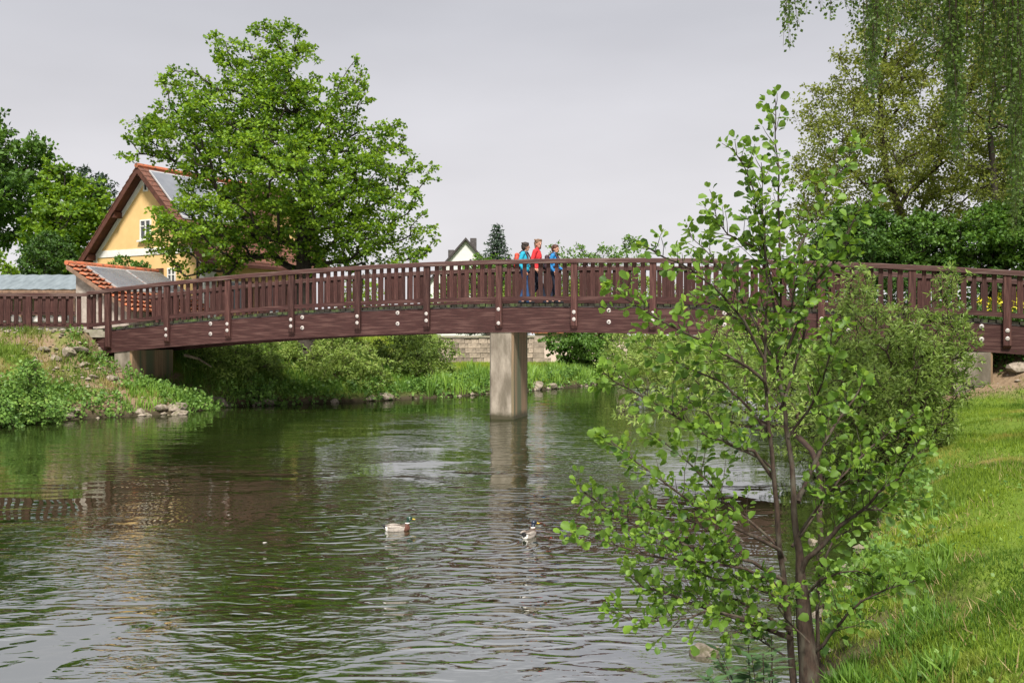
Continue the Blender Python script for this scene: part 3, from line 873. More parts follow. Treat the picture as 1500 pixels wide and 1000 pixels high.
# low whitish stone edging seen through the fence
edg = empty('stone_edging', (-15, 33.9, 2.3)); tag(edg, 'low edging of pale field stones behind the left fence', 'stone edging')
def rock_mesh(name, seed, sub=2, amp=.28, flat=.6, material='stone'):
    bm = bmesh.new(); bmesh.ops.create_icosphere(bm, subdivisions=sub, radius=.5)
    for v in bm.verts:
        n_ = mnoise.noise(v.co * 1.7 + Vector((seed * 3.1, seed, 0))) + .45 * mnoise.noise(v.co * 4.5 + Vector((seed, 0, 7)))
        v.co *= 1 + amp * n_ * 1.6
        v.co.z *= flat
        # knock off flat facets
        for d_, l_ in ((Vector((.6, .3, .7)).normalized(), .30), (Vector((-.5, -.6, .6)).normalized(), .32), (Vector((.2, -.9, .3)).normalized(), .36)):
            e_ = v.co.dot(d_) - l_
            if e_ > 0: v.co -= d_ * e_ * .85
    me = bpy.data.meshes.new(name); bm.to_mesh(me); bm.free()
    me.materials.append(M[material]); me.polygons.foreach_set('use_smooth', [True] * len(me.polygons))
    try: me.set_sharp_from_angle(angle=math.radians(32))
    except Exception: pass
    return me
ROCKS = [rock_mesh('stone', i + 1) for i in range(7)]
M['palestone'] = mat('pale_fieldstone', (0.60, 0.57, 0.53), (0.36, 0.34, 0.31), 6, 0.9, 0.01)
pr = rock_mesh('stone', 33, material='palestone')
for i in range(26):
    o = link('stone', pr, edg, (-7.6 + i * .38 + random.uniform(-.05, .05), random.uniform(-.08, .08), .38), (0, 0, random.uniform(0, 6)))
    o.scale = (.42, .36, random.uniform(.5, .75))
m_ = MB(); m_.box(-8, 2.6, -.18, .2, 0, .34); m_.build('footing', M['mortar'], edg)

# ------------------------------------------------------------------ yellow house
PHI = math.radians(30)
g_ = np.array([math.cos(PHI), -math.sin(PHI), 0.0]); r_ = np.array([math.sin(PHI), math.cos(PHI), 0.0]); zz_ = np.array([0, 0, 1.0])
Mid = np.array([-14.8, 40.35, 0.0]); HW = 3.26; HL = 6.3; ZG = 2.2
ZA = 8.93; PITCH = 1.02
house = empty('yellow_house', (float(Mid[0]), float(Mid[1]), ZG), -PHI)
tag(house, 'yellow rendered gabled house with brown eaves and solar panels on its roof', 'house')
# local frame: x along the gable wall (to the right), y into the house, z up from ZG
def ze(x): return ZA - ZG - abs(x) * PITCH
m_ = MB()
m_.prism([(-HW, 0, 0), (HW, 0, 0), (HW, 0, ze(HW) - .12), (0, 0, ze(0) - .12), (-HW, 0, ze(HW) - .12)], (0, HL, 0))
m_.build('wall', M['yellow'], house)
# white trims
m_ = MB(); m_.box(-HW - .03, -HW + .22, -.03, .2, 0, ze(HW) - .16); m_.build('corner_trim', M['white'], house)
m_ = MB(); m_.box(HW - .22, HW + .03, -.03, .2, 0, ze(HW) - .16); m_.build('corner_trim', M['white'], house)
m_ = MB(); m_.box(HW - .3, HW + .033, .205, .6, 0, ze(HW) - .16); m_.build('corner_trim', M['white'], house)
m_ = MB(); m_.box(-HW + .223, HW - .223, -.028, .02, 3.22, 3.50); m_.build('floor_band', M['white'], house)
for s in (-1, 1):
    m_ = MB()
    m_.prism([(0, -.032, ze(0) - .13), (s * (HW - .02), -.032, ze(HW) - .15), (s * (HW - .22), -.032, ze(HW) - .17), (0, -.032, ze(0) - .44)][::(1 if s < 0 else -1)], (0, .05, 0))
    m_.build('gable_trim', M['white'], house)
# roof slabs with overhang
OV = .45; OE = .62
for s in (-1, 1):
    rf = MB()
    x1 = s * (HW + OE)
    rf.prism([(0, -OV, ze(0) - .10), (x1, -OV, ze(HW + OE) - .10), (x1, -OV, ze(HW + OE) + .02), (0, -OV, ze(0) + .02)][::(1 if s > 0 else -1)], (0, HL + 2 * OV, 0))
    ro = rf.build('roof', M['brown_board'], house)
    # verge board
    vb = MB(); vb.prism([(0, -OV - .04, ze(0) - .26), (x1, -OV - .04, ze(HW + OE) - .26), (x1, -OV - .04, ze(HW + OE) + .03), (0, -OV - .04, ze(0) + .03)][::(1 if s > 0 else -1)], (0, .038, 0))
    vb.build('verge_board', M['brown_board'], ro)
    # tiles
    tl = MB(); sl_ = math.hypot(1, PITCH); Lr = (HW + OE) * sl_
    nr = int(Lr / .30); nc = int((HL + 2 * OV) / .24)
    for i in range(nr):
        a0 = i * .30 / sl_; a1 = min((i + 1) * .30 + .04, Lr + .03) / sl_
        for j in range(nc):
            y0 = -OV - .06 + j * .248; h0 = .045 + random.uniform(-.006, .006)
            A_ = (s * a0, y0, ze(a0) + h0 - .02); B_ = (s * a1, y0, ze(a1) + h0 + .03)
            V8 = [(s * a0, y0, ze(a0) + .022), (s * a1, y0, ze(a1) + .022 + .0), (s * a1, y0 + .235, ze(a1) + .022), (s * a0, y0 + .235, ze(a0) + .022),
                  (s * a0, y0, ze(a0) + .035), (s * a1, y0, ze(a1) + .075 + h0 * .3), (s * a1, y0 + .235, ze(a1) + .075 + h0 * .3), (s * a0, y0 + .235, ze(a0) + .035)]
            tl.hexa(V8 if s > 0 else [V8[q] for q in (1, 0, 3, 2, 5, 4, 7, 6)])
    tag(tl.build('roof_tiles', M['tile_dark'], ro), kind='stuff')
    if s == 1:
        for q, (ya, yb) in enumerate(((-.15, 1.15), (1.21, 2.51), (2.57, 3.87))):
            a0, a1 = .30, 2.25
            fr = MB(); fr.prism([(a0, ya, ze(a0) + .13), (a1, ya, ze(a1) + .13), (a1, ya, ze(a1) + .20), (a0, ya, ze(a0) + .20)], (0, yb - ya, 0))
            po = fr.build('solar_panel', M['alu'], house)
            gl = MB(); gl.prism([(a0 + .05, ya + .05, ze(a0 + .05) + .201), (a1 - .05, ya + .05, ze(a1 - .05) + .201), (a1 - .05, ya + .05, ze(a1 - .05) + .207), (a0 + .05, ya + .05, ze(a0 + .05) + .207)], (0, yb - ya - .1, 0))
            gl.build('pane', M['solar'], po)
rc = MB(); rc.tube([(0, -OV - .08, ze(0) + .05), (0, HL + OV, ze(0) + .05)], [.11, .11], 8); rc.build('ridge_tiles', M['tile_red'], house)
for s, a_ in ((-1, 1.55), (-1, 3.2), (1, 1.55), (1, 3.2), (1, .0)):
    m_ = MB(); m_.box(s * a_ - .09, s * a_ + .09, -OV + .02, .05, ze(a_) - .36, ze(a_) - .12); m_.build('purlin_end', M['brown_board'], house)
def hw(x, y):
    """pixel on the gable wall -> local x and z"""
    q = ray_plane(x, y, (Mid[0], Mid[1], 0), r_)
    return float(np.dot(q - Mid, g_)), float(q[2] - ZG)
def window(x0, x1, z0, z1, bars=(1, 1), sill=True, yb=-.02):
    m_ = MB()
    w_ = .055
    m_.box(x0, x0 + w_, yb - .03, yb + .05, z0, z1); m_.box(x1 - w_, x1, yb - .03, yb + .05, z0, z1)
    m_.box(x0 + w_, x1 - w_, yb - .03, yb + .05, z0, z0 + w_); m_.box(x0 + w_, x1 - w_, yb - .03, yb + .05, z1 - w_, z1)
    for q in range(bars[0]):
        xm = x0 + (x1 - x0) * (q + 1) / (bars[0] + 1); m_.box(xm - .03, xm + .03, yb - .025, yb + .04, z0 + w_, z1 - w_)
    f = m_.build('window', M['white'], house)
    for q in range(bars[1]):
        zm = z0 + (z1 - z0) * (.68 if bars[1] == 1 else (q + 1) / (bars[1] + 1))
        b_ = MB(); b_.box(x0 + w_, x1 - w_, yb - .028, yb + .03, zm - .02, zm + .02); b_.build('glazing_bar', M['white'], f)
    p = MB(); p.box(x0 + w_, x1 - w_, yb + .0, yb + .02, z0 + w_, z1 - w_); p.build('pane', M['glass'], f)
    if sill:
        s_ = MB(); s_.box(x0 - .08, x1 + .08, yb - .12, yb + .02, z0 - .07, z0 - .003); s_.build('sill', M['white'], f)
    return f
a0, b1 = hw(211, 281); a1, b0 = hw(217.5, 266); window(a0, a1, b1, b0, (0, 0), False)
a0, b1 = hw(206, 352); a1, b0 = hw(222, 321); window(a0, a1, b1, b0, (1, 1))
a0, b1 = hw(246, 424); a1, b0 = hw(258, 392); window(a0, a1, b1, b0, (1, 1))
sx, _ = hw(230, 400); sx2, _ = hw(240, 400)
m_ = MB(); m_.box(sx, sx2, -.06, -.01, b1, b0); m_.build('shutter', M['brown_board'], house)
dp = MB(); dp.tube([(HW - .26, -.10, .1), (HW - .26, -.10, ze(HW) - .3)], [.045, .045], 8); dp.build('drainpipe', M['roof_dark'], house)
# windows and shutters in the long wall (local x = HW plane)
for (ya, yb) in ((1.2, 2.1), (3.4, 4.3)):
    m_ = MB(); m_.box(HW + .0, HW + .05, ya, ya + .06, .9, 2.15); m_.box(HW, HW + .05, yb - .06, yb, .9, 2.15)
    m_.box(HW, HW + .05, ya + .06, yb - .06, .9, .96); m_.box(HW, HW + .05, ya + .06, yb - .06, 2.09, 2.15); m_.box(HW, HW + .045, (ya + yb) / 2 - .03, (ya + yb) / 2 + .03, .96, 2.09)
    f = m_.build('window', M['white'], house)
    m_ = MB(); m_.box(HW + .004, HW + .02, ya + .06, yb - .06, .96, 2.09); m_.build('pane', M['glass'], f)
    for q in (ya - .5, yb + .05):
        m_ = MB(); m_.box(HW + .01, HW + .06, q, q + .45, .88, 2.17); m_.build('shutter', M['brown_board'], house)
# cross gable towards the far end
m_ = MB()
m_.prism([(HW - .4, 3.3, ze(HW) - .1), (HW - .4, 6.2, ze(HW) - .1), (HW - .4, 4.75, 6.1)], (-2.2, 0, 0)); m_.build('dormer', M['yellow'], house)
for s in (-1, 1):
    m_ = MB(); m_.prism([(HW, 4.75, 6.32), (HW, 4.75 + s * 1.85, 4.35), (HW, 4.75 + s * 1.85, 4.22), (HW, 4.75, 6.16)][::s], (-2.9, 0, 0)); m_.build('dormer_roof', M['brown_board'], house)

# ------------------------------------------------------------------ shed with tiled roof and solar panels
rd = np.array([.295, .956]) ; rd = rd / np.linalg.norm(rd)
shed = empty('tiled_shed', (-14.76, 33.0, 2.3), math.atan2(rd[1], rd[0]) )
tag(shed, 'small shed with orange tiled roof and solar panels in front of the yellow house', 'shed')
# local x along the ridge (away), local y to the left, z up ; ridge at y=0, z=2.21
RZ = 2.21; SP = .60; SL = 4.7; SW = 2.5
m_ = MB(); m_.prism([(.25, -SW + .25, 0), (.25, -.15, 0), (.25, -.15, RZ - .15), (.25, -SW + .25, RZ - SP * (SW - .25) - .08)][::-1], (SL - .5, 0, 0))
m_.build('wall', M['shed_wall'], shed)
for s in (-1,):
    m_ = MB(); m_.prism([(0, 0, RZ - .07), (0, s * SW, RZ - SP * SW - .07), (0, s * SW, RZ - SP * SW), (0, 0, RZ)][::-s], (SL, 0, 0))
    ro = m_.build('roof', M['old_timber'], shed)
    nr = int(SW * math.hypot(1, SP) / .29) + 1; nc = int(SL / .25)
    sl_ = math.hypot(1, SP)
    # one pan tile, shared by all of them
    if s == -1:
        Vt = []; ft = []
        prof = [(0, .0), (.04, .035), (.10, .045), (.15, .02), (.20, .0), (.238, .012)]
        for (yy, hh) in prof: Vt += [(yy, 0, hh), (yy, .32, hh + .02), (yy, .32, hh - .012), (yy, 0, hh - .02)]
        for q in range(len(prof) - 1):
            a_ = 4 * q
            for e_ in range(4): ft.append((a_ + e_, a_ + (e_ + 1) % 4, a_ + 4 + (e_ + 1) % 4, a_ + 4 + e_))
        ft += [(0, 1, 2, 3)[::-1], tuple(4 * (len(prof) - 1) + q for q in (0, 1, 2, 3))]
        tile_me = MB().add(Vt, ft).mesh('roof_tile', [M['tile_red']])
        for i in range(nr):
            for j in range(nc):
                a_ = i * .29 / sl_
                o = link('roof_tile', tile_me, ro)
                o.matrix_basis = Matrix.Translation((j * .248, s * a_, RZ - SP * a_ + .03)) @ Matrix(((1, 0, 0, 0), (0, -1 / sl_, 0, 0), (0, -SP / sl_, 1, 0), (0, 0, 0, 1)))
for q, (xa, xb) in enumerate(((.55, 2.45), (2.52, 4.45))):
    a0, a1 = .32, 1.62
    m_ = MB(); m_.prism([(xa, -a0, RZ - SP * a0 + .13), (xa, -a1, RZ - SP * a1 + .13), (xa, -a1, RZ - SP * a1 + .19), (xa, -a0, RZ - SP * a0 + .19)], (xb - xa, 0, 0)); po = m_.build('solar_panel', M['alu'], shed)
    m_ = MB(); m_.prism([(xa + .04, -a0 - .05, RZ - SP * (a0 + .05) + .192), (xa + .04, -a1 + .05, RZ - SP * (a1 - .05) + .192), (xa + .04, -a1 + .05, RZ - SP * (a1 - .05) + .197), (xa + .04, -a0 - .05, RZ - SP * (a0 + .05) + .197)], (xb - xa - .08, 0, 0)); m_.build('pane', M['solar'], po)
m_ = MB(); m_.tube([(-.03, 0, RZ + .07), (SL + .02, 0, RZ + .07)], [.085, .085], 8); m_.build('ridge_tiles', M['tile_red'], shed)
m_ = MB(); m_.prism([(-.035, 0, RZ - .14), (-.035, -SW, RZ - SP * SW - .14), (-.035, -SW, RZ - SP * SW + .0), (-.035, 0, RZ + .0)][::-1], (.03, 0, 0)); m_.build('verge_board', M['old_timber'], shed)

# lean-to with sheet roof at the far left
lt = empty('timber_lean_to', (-17.6, 36.0, 2.3)); tag(lt, 'open timber lean-to with blue-grey sheet roof at the left edge', 'lean-to')
m_ = MB(); Vs = []; fs = []
n = 46
for i in range(n):
    x = -3.6 + i * .124; hgt = .012 * math.sin(i * 1.57)
    Vs += [(x, -.25, 1.53 + hgt), (x, 1.6, 2.16 + hgt)]
for i in range(n - 1): fs.append((2 * i, 2 * i + 2, 2 * i + 3, 2 * i + 1))
m_.add(Vs, fs); m_.build('roof', M['zinc_roof'], lt, smooth=True)
m_ = MB(); m_.box(-3.6, 1.98, -.24, -.16, 1.35, 1.50); m_.build('beam', M['old_timber'], lt)
for i in range(9):
    m_ = MB(); m_.box(-3.4 + i * .64, -3.28 + i * .64, -.15, -.05, 0, 1.35); m_.build('post', M['old_timber'], lt)
m_ = MB(); m_.box(-3.6, 1.8, 1.1, 1.2, 0, 1.6); m_.build('wall', M['shed_wall'], lt)
for s in (0, .16):
    m_ = MB(); m_.tube([(1.95 + s, 0, 1.95), (2.75 + s, 0, .9)], [.05, .05], 4); m_.build('rafter', M['old_timber'], lt)

# ------------------------------------------------------------------ far buildings and wall
wh = empty('white_house', (-4.4, 95, .7)); tag(wh, 'distant white gabled house with dark roof and two chimneys beside the spruce', 'house')
ZR = 10.5; W2 = 4.2
m_ = MB(); m_.prism([(-W2, 0, 0), (W2, 0, 0), (W2, 0, ZR - W2 * 1.15), (0, 0, ZR - .05), (-W2, 0, ZR - W2 * 1.15)], (0, 9, 0)); m_.build('wall', M['offwhite'], wh)
for s in (-1, 1):
    m_ = MB(); m_.prism([(0, -.35, ZR - .02), (s * (W2 + .3), -.35, ZR - (W2 + .3) * 1.15 - .02), (s * (W2 + .3), -.35, ZR - (W2 + .3) * 1.15 + .25), (0, -.35, ZR + .25)][::s], (0, 9.7, 0)); m_.build('roof', M['roof_dark'], wh)
m_ = MB(); m_.box(.35, .95, 1.2, 1.9, ZR - 1, ZR + .32); m_.build('chimney', M['chimney'], wh)
m_ = MB(); m_.box(-1.75, -1.2, .8, 1.4, ZR - 2.6, ZR - .85); m_.build('chimney', M['chimney'], wh)
m_ = MB(); m_.box(-2.9, -2.3, 3.2, 3.9, ZR - 5, ZR - 2.0); m_.build('chimney', M['chimney'], wh)
for (a_, c_) in ((.45, 1.9), (.85, 2.6), (1.2, 3.1), (-1.6, 5.4), (.9, 5.4)):
    m_ = MB(); s_ = .1 if c_ < 4 else .45
    m_.box(a_ - s_, a_ + s_, -.05, -.01, ZR - c_ - s_ * 1.4, ZR - c_ + s_); m_.build('window', M['glass'], wh)

# garden wall on the far bank, block by block
gw = empty('stone_wall', (-3.6, 54, .45)); tag(gw, 'low wall of weathered sandstone blocks on the far meadow left of the pier', 'wall')
m_ = MB(); m_.box(-.35, 5.35, .06, .42, -.3, 1.58); m_.build('wall_core', M['mortar'], gw)
blk = [MB().add([(-.5, 0, 0), (.5, 0, 0), (.5, .12, 0), (-.5, .12, 0), (-.47, -.01, .03), (.47, -.01, .03), (.47, -.01, .97), (-.47, -.01, .97), (-.5, 0, 1), (.5, 0, 1), (.5, .12, 1), (-.5, .12, 1)],
               [(0, 1, 5, 4), (4, 5, 6, 7), (1, 9, 6, 5), (0, 4, 7, 8), (8, 7, 6, 9), (1, 2, 10, 9), (3, 0, 8, 11), (8, 9, 10, 11), (0, 3, 2, 1), (2, 3, 11, 10)]).mesh('stone_block', [M['wallstone']])]
for r in range(6):
    x = -.35 + random.uniform(-.1, 0)
    while x < 5.3:
        w_ = random.uniform(.35, .7)
        o = link('stone_block', blk[0], gw, (x + w_ / 2, -.0 + random.uniform(-.02, .02), -.02 + r * .26)); o.scale = (w_ - .02, 1, .245)
        x += w_
m_ = MB(); m_.box(-.42, 5.4, -.08, .5, 1.585, 1.69); m_.build('coping', M['kerb'], gw)
gp = empty('stone_gate_pillar', (1.62, 54, .45)); tag(gp, 'stone gate pillar right of the bridge pier on the far bank', 'pillar')
gp.location.x = 1.45
for r in range(6):
    m_ = MB(); j_ = .34 - r * .018; m_.box(-j_, j_, -.3, .3, -.1 + r * .29 - (.2 if r == 0 else 0), -.1 + r * .29 + .28); m_.build('stone_block', M['wallstone'], gp)
pw = empty('pink_building', (4.0, 57, .4)); tag(pw, 'low pale pink building with reddish eaves behind the river trees', 'building')
m_ = MB(); m_.box(-2.6, 2.6, 0, 4, -.2, 2.0); m_.build('wall', M['pink'], pw)
m_ = MB(); m_.prism([(-2.9, -.4, 1.9), (-2.9, 4.4, 1.9), (-2.9, 2, 3.2)][::-1], (5.8, 0, 0)); m_.build('roof', M['tile_red'], pw)
# path across the meadow
Vs = []; xs_ = np.linspace(-7, 4, 23)
for x in xs_:
    for yy in (51.2, 52.2):
        Vs.append((x, yy + .1 * math.sin(x), gz(x, yy) + .03))
m_ = MB(); m_.add(Vs, [(2 * i, 2 * i + 2, 2 * i + 3, 2 * i + 1) for i in range(len(xs_) - 1)])
tag(m_.build('meadow_path', M['gravel']), kind='structure')
#PART2
# ------------------------------------------------------------------ trees behind the bridge
MAPLE = [(169,187),(213,157),(245,150),(232,126),(242,99),(276,101),(297,113),(330,118),(312,84),(299,52),(347,42),(364,63),(372,70),(368,27),(395,33),(423,34),(452,48),(465,80),(463,109),(473,139),(486,109),
         (515,105),(522,82),(536,105),(543,143),(524,168),(532,193),(562,181),(599,176),(591,214),(616,235),(645,244),(633,271),(612,294),(640,336),(630,376),(600,390),(507,396),(430,402),(377,385),
         (340,404),(268,405),(258,385),(222,368),(209,336),(228,300),(262,292),(268,262),(240,238),(175,233),(190,210)]
tD = 34.0
plant('broadleaf_tree', 'large spreading broadleaf tree in front of the yellow house behind the bridge', 'tree', MAPLE, tD,
      px([(449, 486), (447, 430), (443, 360), (444, 300), (445, 240), (436, 170), (420, 100)], [34, 34, 34, 34, 34.2, 34.4, 34.4]),
      n=520, spacing=.47, dmax=3.2, clump_r=.42, n_leaf=140, size=.122, leaf='maple', bark='bark_dark', r_tip=.013, rtrunk=.24, flat=.62, up=.7, tone=(.48, .32), sub=6, wide=1.2)
plant('broadleaf_tree', 'tall dark green broadleaf tree cut by the left edge of the picture', 'tree',
      [(-60,120),(-20,150),(0,187),(14,194),(18,206),(26,194),(55,198),(59,211),(71,226),(72,250),(60,300),(50,345),(-10,370),(-70,380)], 52.0,
      px([(-20, 486), (-18, 400), (-15, 300), (-10, 230)], 52.0), n=80, spacing=.95, dmax=4, clump_r=.95, n_leaf=260, size=.25, leaf='deep', r_tip=.02, rtrunk=.3, flat=.7, tone=(.5, .25))
plant('broadleaf_tree', 'rounded bright green broadleaf tree between the left trees and the house gable', 'tree',
      [(62,300),(64,262),(72,244),(91,240),(103,252),(106,264),(130,266),(149,281),(156,305),(140,340),(118,368),(112,400),(60,400),(30,370),(40,330)], 50.0,
      px([(100, 486), (98, 420), (95, 340), (98, 290)], 50.0), n=80, spacing=.8, dmax=3.5, clump_r=.85, n_leaf=260, size=.23, leaf='maple', r_tip=.02, rtrunk=.22, flat=.7, tone=(.4, .22))
plant('pine_tree', 'dark conifer top showing between the left trees and the house roof', 'tree',
      [(104,275),(106,254),(125,250),(145,262),(163,278),(165,300),(150,330),(120,330)], 66.0,
      px([(140, 486), (139, 400), (136, 300)], 66.0), n=34, spacing=.9, dmax=2, clump_r=.9, n_leaf=220, size=.3, tpl=T_LANCE, leaf='spruce', r_tip=.02, tone=(.3, .2), wide=2)
plant('dark_bush', 'dark brownish green bush behind the lean-to and the shed roof', 'bush',
      [(28,420),(30,370),(50,345),(85,340),(105,355),(112,385),(112,425),(60,430)], 42.0,
      px([(70, 484), (70, 440), (72, 410)], 42.0), n=60, spacing=.55, dmax=1.8, clump_r=.55, n_leaf=230, size=.13, leaf='deep', tone=(.25, .18))
plant('garden_bush', 'light green bush behind the lean-to at the left edge', 'bush',
      [(-40,425),(-40,370),(-10,365),(8,385),(22,398),(22,424)], 40.0,
      px([(-10, 484), (-10, 440), (-8, 410)], 40.0), n=26, spacing=.5, dmax=1.2, clump_r=.5, n_leaf=200, size=.15, leaf='maple', tone=(.6, .2))
plant('garden_bush', 'deep green bush between the shed roof and the yellow house wall', 'bush',
      [(160,402),(163,385),(178,374),(195,380),(215,388),(232,400),(228,420),(165,420)], 38.4,
      px([(195, 484), (195, 440), (195, 410)], 38.4), n=24, spacing=.4, dmax=.8, clump_r=.42, n_leaf=190, size=.13, leaf='deep', tone=(.65, .2))

# spruce beside the white house
sp_root = empty('spruce_tree', (float(P(728, 0, 88)[0]), 88, .7)); tag(sp_root, 'distant dark spruce with pointed top right of the white gabled house', 'tree')
topz = P(728, 326, 88)[2] - .7
m_ = MB(); m_.tube([(0, 0, -.5), (0, 0, topz * .5), (0, 0, topz)], [.22, .12, .02], 6)
pos = []; dr = []
for z in np.arange(2.2, topz - .1, .33):
    R = .16 + .46 * (topz - z) ** .93 * random.uniform(.85, 1.1)
    nb = int(5 + R * 3.4)
    a0 = random.uniform(0, 6.28)
    for q in range(nb):
        a_ = a0 + q * 6.283 / nb + random.uniform(-.2, .2); R_ = R * random.uniform(.75, 1.12)
        e_ = np.array([math.cos(a_) * R_, math.sin(a_) * R_, z - R_ * .22])
        m_.tube([(0, 0, z), e_ * .6 + np.array([0, 0, .4 * z + .0 - .02 * R_]) * np.array([0, 0, 1]) , e_], [.03, .02, .01], 3, cap=False)
        nl = int(10 + R_ * 26)
        f = rng.uniform(.12, 1, nl)[:, None]
        pp = np.array([0, 0, z]) * (1 - f) + e_ * f + rng.normal(size=(nl, 3)) * np.array([.11, .11, .07])
        pos.append(pp); dr.append(np.tile(unit(e_ - np.array([0, 0, z])), (nl, 1)) + rng.normal(size=(nl, 3)) * .6 + np.array([0, 0, -.25]))
m_.build('trunk', M['bark_dark'], sp_root)
pos = np.concatenate(pos); dr = np.concatenate(dr)
tag(scatter('crown', pos, dr, rand_dirs(len(pos), 1), .26 * rng.uniform(.6, 1.2, len(pos)), T_LANCE, LF['spruce'], rng.uniform(0, .9, len(pos)), sp_root, 2.2), kind='stuff')

for (lab, poly, D_, tr, kw) in (
    ('light green fruit tree in front of the spruce behind the railing', [(640,445),(650,410),(668,398),(690,388),(700,372),(714,376),(735,380),(758,384),(770,396),(772,445)], 62, (715, 500), dict(leaf='mid', tone=(.6, .22), n=70, size=.19)),
    ('sparse green treetops right of the three walkers behind the railing', [(796,445),(800,390),(812,360),(822,352),(836,368),(846,352),(858,354),(862,376),(880,358),(892,352),(906,372),(915,346),(932,350),(945,378),(950,445)], 66, (870, 500), dict(leaf='mid', tone=(.7, .2), n=90, size=.17)),
    ('yellow green hedge seen between the railing bars right of the pier', [(640,470),(642,428),(700,420),(780,424),(850,410),(930,400),(990,415),(1060,415),(1100,470)], 58, (880, 500), dict(leaf='lime', tone=(.5, .2), n=120, size=.17)),
    ('small green bush seen through the railing below the large broadleaf tree', [(500,455),(505,415),(530,405),(552,415),(562,430),(566,455)], 48, (530, 480), dict(leaf='maple', tone=(.75, .2), n=26, size=.15))):
    plant('garden_tree', lab, 'tree', poly, D_, px([(tr[0], tr[1]), (tr[0], tr[1] - 40), (tr[0] + 2, tr[1] - 80)], D_), spacing=.7, dmax=2.0, clump_r=.72, n_leaf=130, r_tip=.018, **kw)

# right bank, behind the bridge
OLIVE = [(1182,400),(1170,350),(1160,330),(1172,280),(1150,250),(1158,215),(1170,190),(1172,160),(1188,128),(1205,130),(1214,110),(1228,100),(1225,75),(1245,60),(1256,35),(1290,-40),(1380,-90),(1620,-100),(1640,340),(1500,350),(1400,345),(1300,350),(1240,380)]
plant('leafing_tree', 'tall olive green tree in thin spring leaf behind the right end of the bridge', 'tree', OLIVE, 33.0,
      px([(1345, 470), (1335, 400), (1325, 330), (1300, 260), (1290, 190), (1290, 120), (1300, 60)], [33, 33, 33, 33.2, 33.4, 33.4, 33.4]),
      n=430, spacing=.54, dmax=3.2, clump_r=.56, n_leaf=260, size=.100, leaf='olive', bark='bark', r_tip=.009, rtrunk=.13, flat=.9, up=.2, tone=(.45, .25), sub=6, dk=1.2, wide=1.1)
plant('leafing_tree', 'dark stemmed tree in thin leaf at the right edge behind the hedge', 'tree',
      [(1400,370),(1390,200),(1400,120),(1430,60),(1500,20),(1640,0),(1650,360)], 29.0,
      px([(1464, 470), (1462, 400), (1460, 330), (1455, 250), (1448, 180)], 29.0),
      n=110, spacing=.7, dmax=2.5, clump_r=.62, n_leaf=150, size=.085, leaf='olive', bark='bark_dark', r_tip=.013, rtrunk=.16, flat=.9, up=.2, tone=(.3, .2), dk=1.2)
for (lab, poly, D_, leaf_, tn, n_) in (
    ('dark green hedge bush behind the bridge directly right of the young alder', [(1185,415),(1195,360),(1205,322),(1240,305),(1275,300),(1310,318),(1325,350),(1330,415)], 29.5, 'deep', (.35, .22), 110),
    ('dense green hedge bush at the middle of the row behind the right railing', [(1300,415),(1305,350),(1320,320),(1350,312),(1385,322),(1400,350),(1410,415)], 28.8, 'deep', (.55, .25), 80),
    ('bright green hedge bush at the right edge behind the railing', [(1385,415),(1395,340),(1420,310),(1450,298),(1500,292),(1560,300),(1600,415)], 27.8, 'mid', (.35, .25), 120)):
    plant('hedge_bush', lab, 'bush', poly, D_, px([(poly[len(poly)//2][0], 475), (poly[len(poly)//2][0] + 3, 420), (poly[len(poly)//2][0], 380)], D_),
          n=n_, spacing=.42, dmax=1.4, clump_r=.45, n_leaf=260, size=.115, leaf=leaf_, tone=tn)
plant('hedge_bush', 'shaded dark undergrowth bush seen between the bars of the right railing', 'bush', [(1120,500),(1130,410),(1200,395),(1350,392),(1500,398),(1600,410),(1600,500)], 27.0,
      px([(1350, 490), (1352, 460), (1350, 430)], 27.0), n=120, spacing=.45, dmax=.9, clump_r=.45, n_leaf=170, size=.11, leaf='deep', tone=(.2, .2))
plant('flowering_shrub', 'yellow flowering shrub seen through the railing at the right edge', 'shrub', [(1440,470),(1442,440),(1460,428),(1480,432),(1520,430),(1540,470)], 25.4,
      px([(1485, 490), (1486, 470), (1485, 455)], 25.4), n=30, spacing=.25, dmax=.4, clump_r=.25, n_leaf=130, size=.06, leaf='flower', tone=(.5, .3))

# ------------------------------------------------------------------ bushes along the far side of the river
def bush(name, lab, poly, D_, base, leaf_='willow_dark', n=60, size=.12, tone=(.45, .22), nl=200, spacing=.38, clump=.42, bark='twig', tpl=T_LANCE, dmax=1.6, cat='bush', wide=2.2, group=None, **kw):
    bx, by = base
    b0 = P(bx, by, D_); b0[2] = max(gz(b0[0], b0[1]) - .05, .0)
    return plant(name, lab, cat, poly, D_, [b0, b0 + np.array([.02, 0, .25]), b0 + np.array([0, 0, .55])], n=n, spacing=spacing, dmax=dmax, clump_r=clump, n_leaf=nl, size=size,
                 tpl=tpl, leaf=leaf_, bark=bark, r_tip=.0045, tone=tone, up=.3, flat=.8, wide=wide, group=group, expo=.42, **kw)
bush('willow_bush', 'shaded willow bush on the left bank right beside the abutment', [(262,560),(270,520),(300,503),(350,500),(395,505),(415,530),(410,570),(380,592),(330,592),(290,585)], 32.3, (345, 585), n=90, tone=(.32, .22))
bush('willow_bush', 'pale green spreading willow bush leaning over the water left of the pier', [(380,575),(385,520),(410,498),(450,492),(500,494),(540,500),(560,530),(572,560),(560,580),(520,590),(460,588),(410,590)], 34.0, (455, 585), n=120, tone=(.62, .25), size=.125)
bush('willow_bush', 'rounded darker willow bush next to the bright reeds left of the pier', [(540,580),(545,520),(560,492),(600,486),(640,488),(662,510),(668,545),(655,572),(620,584),(570,586)], 37.5, (608, 580), n=110, tone=(.42, .24), size=.13, spacing=.42, clump=.46)
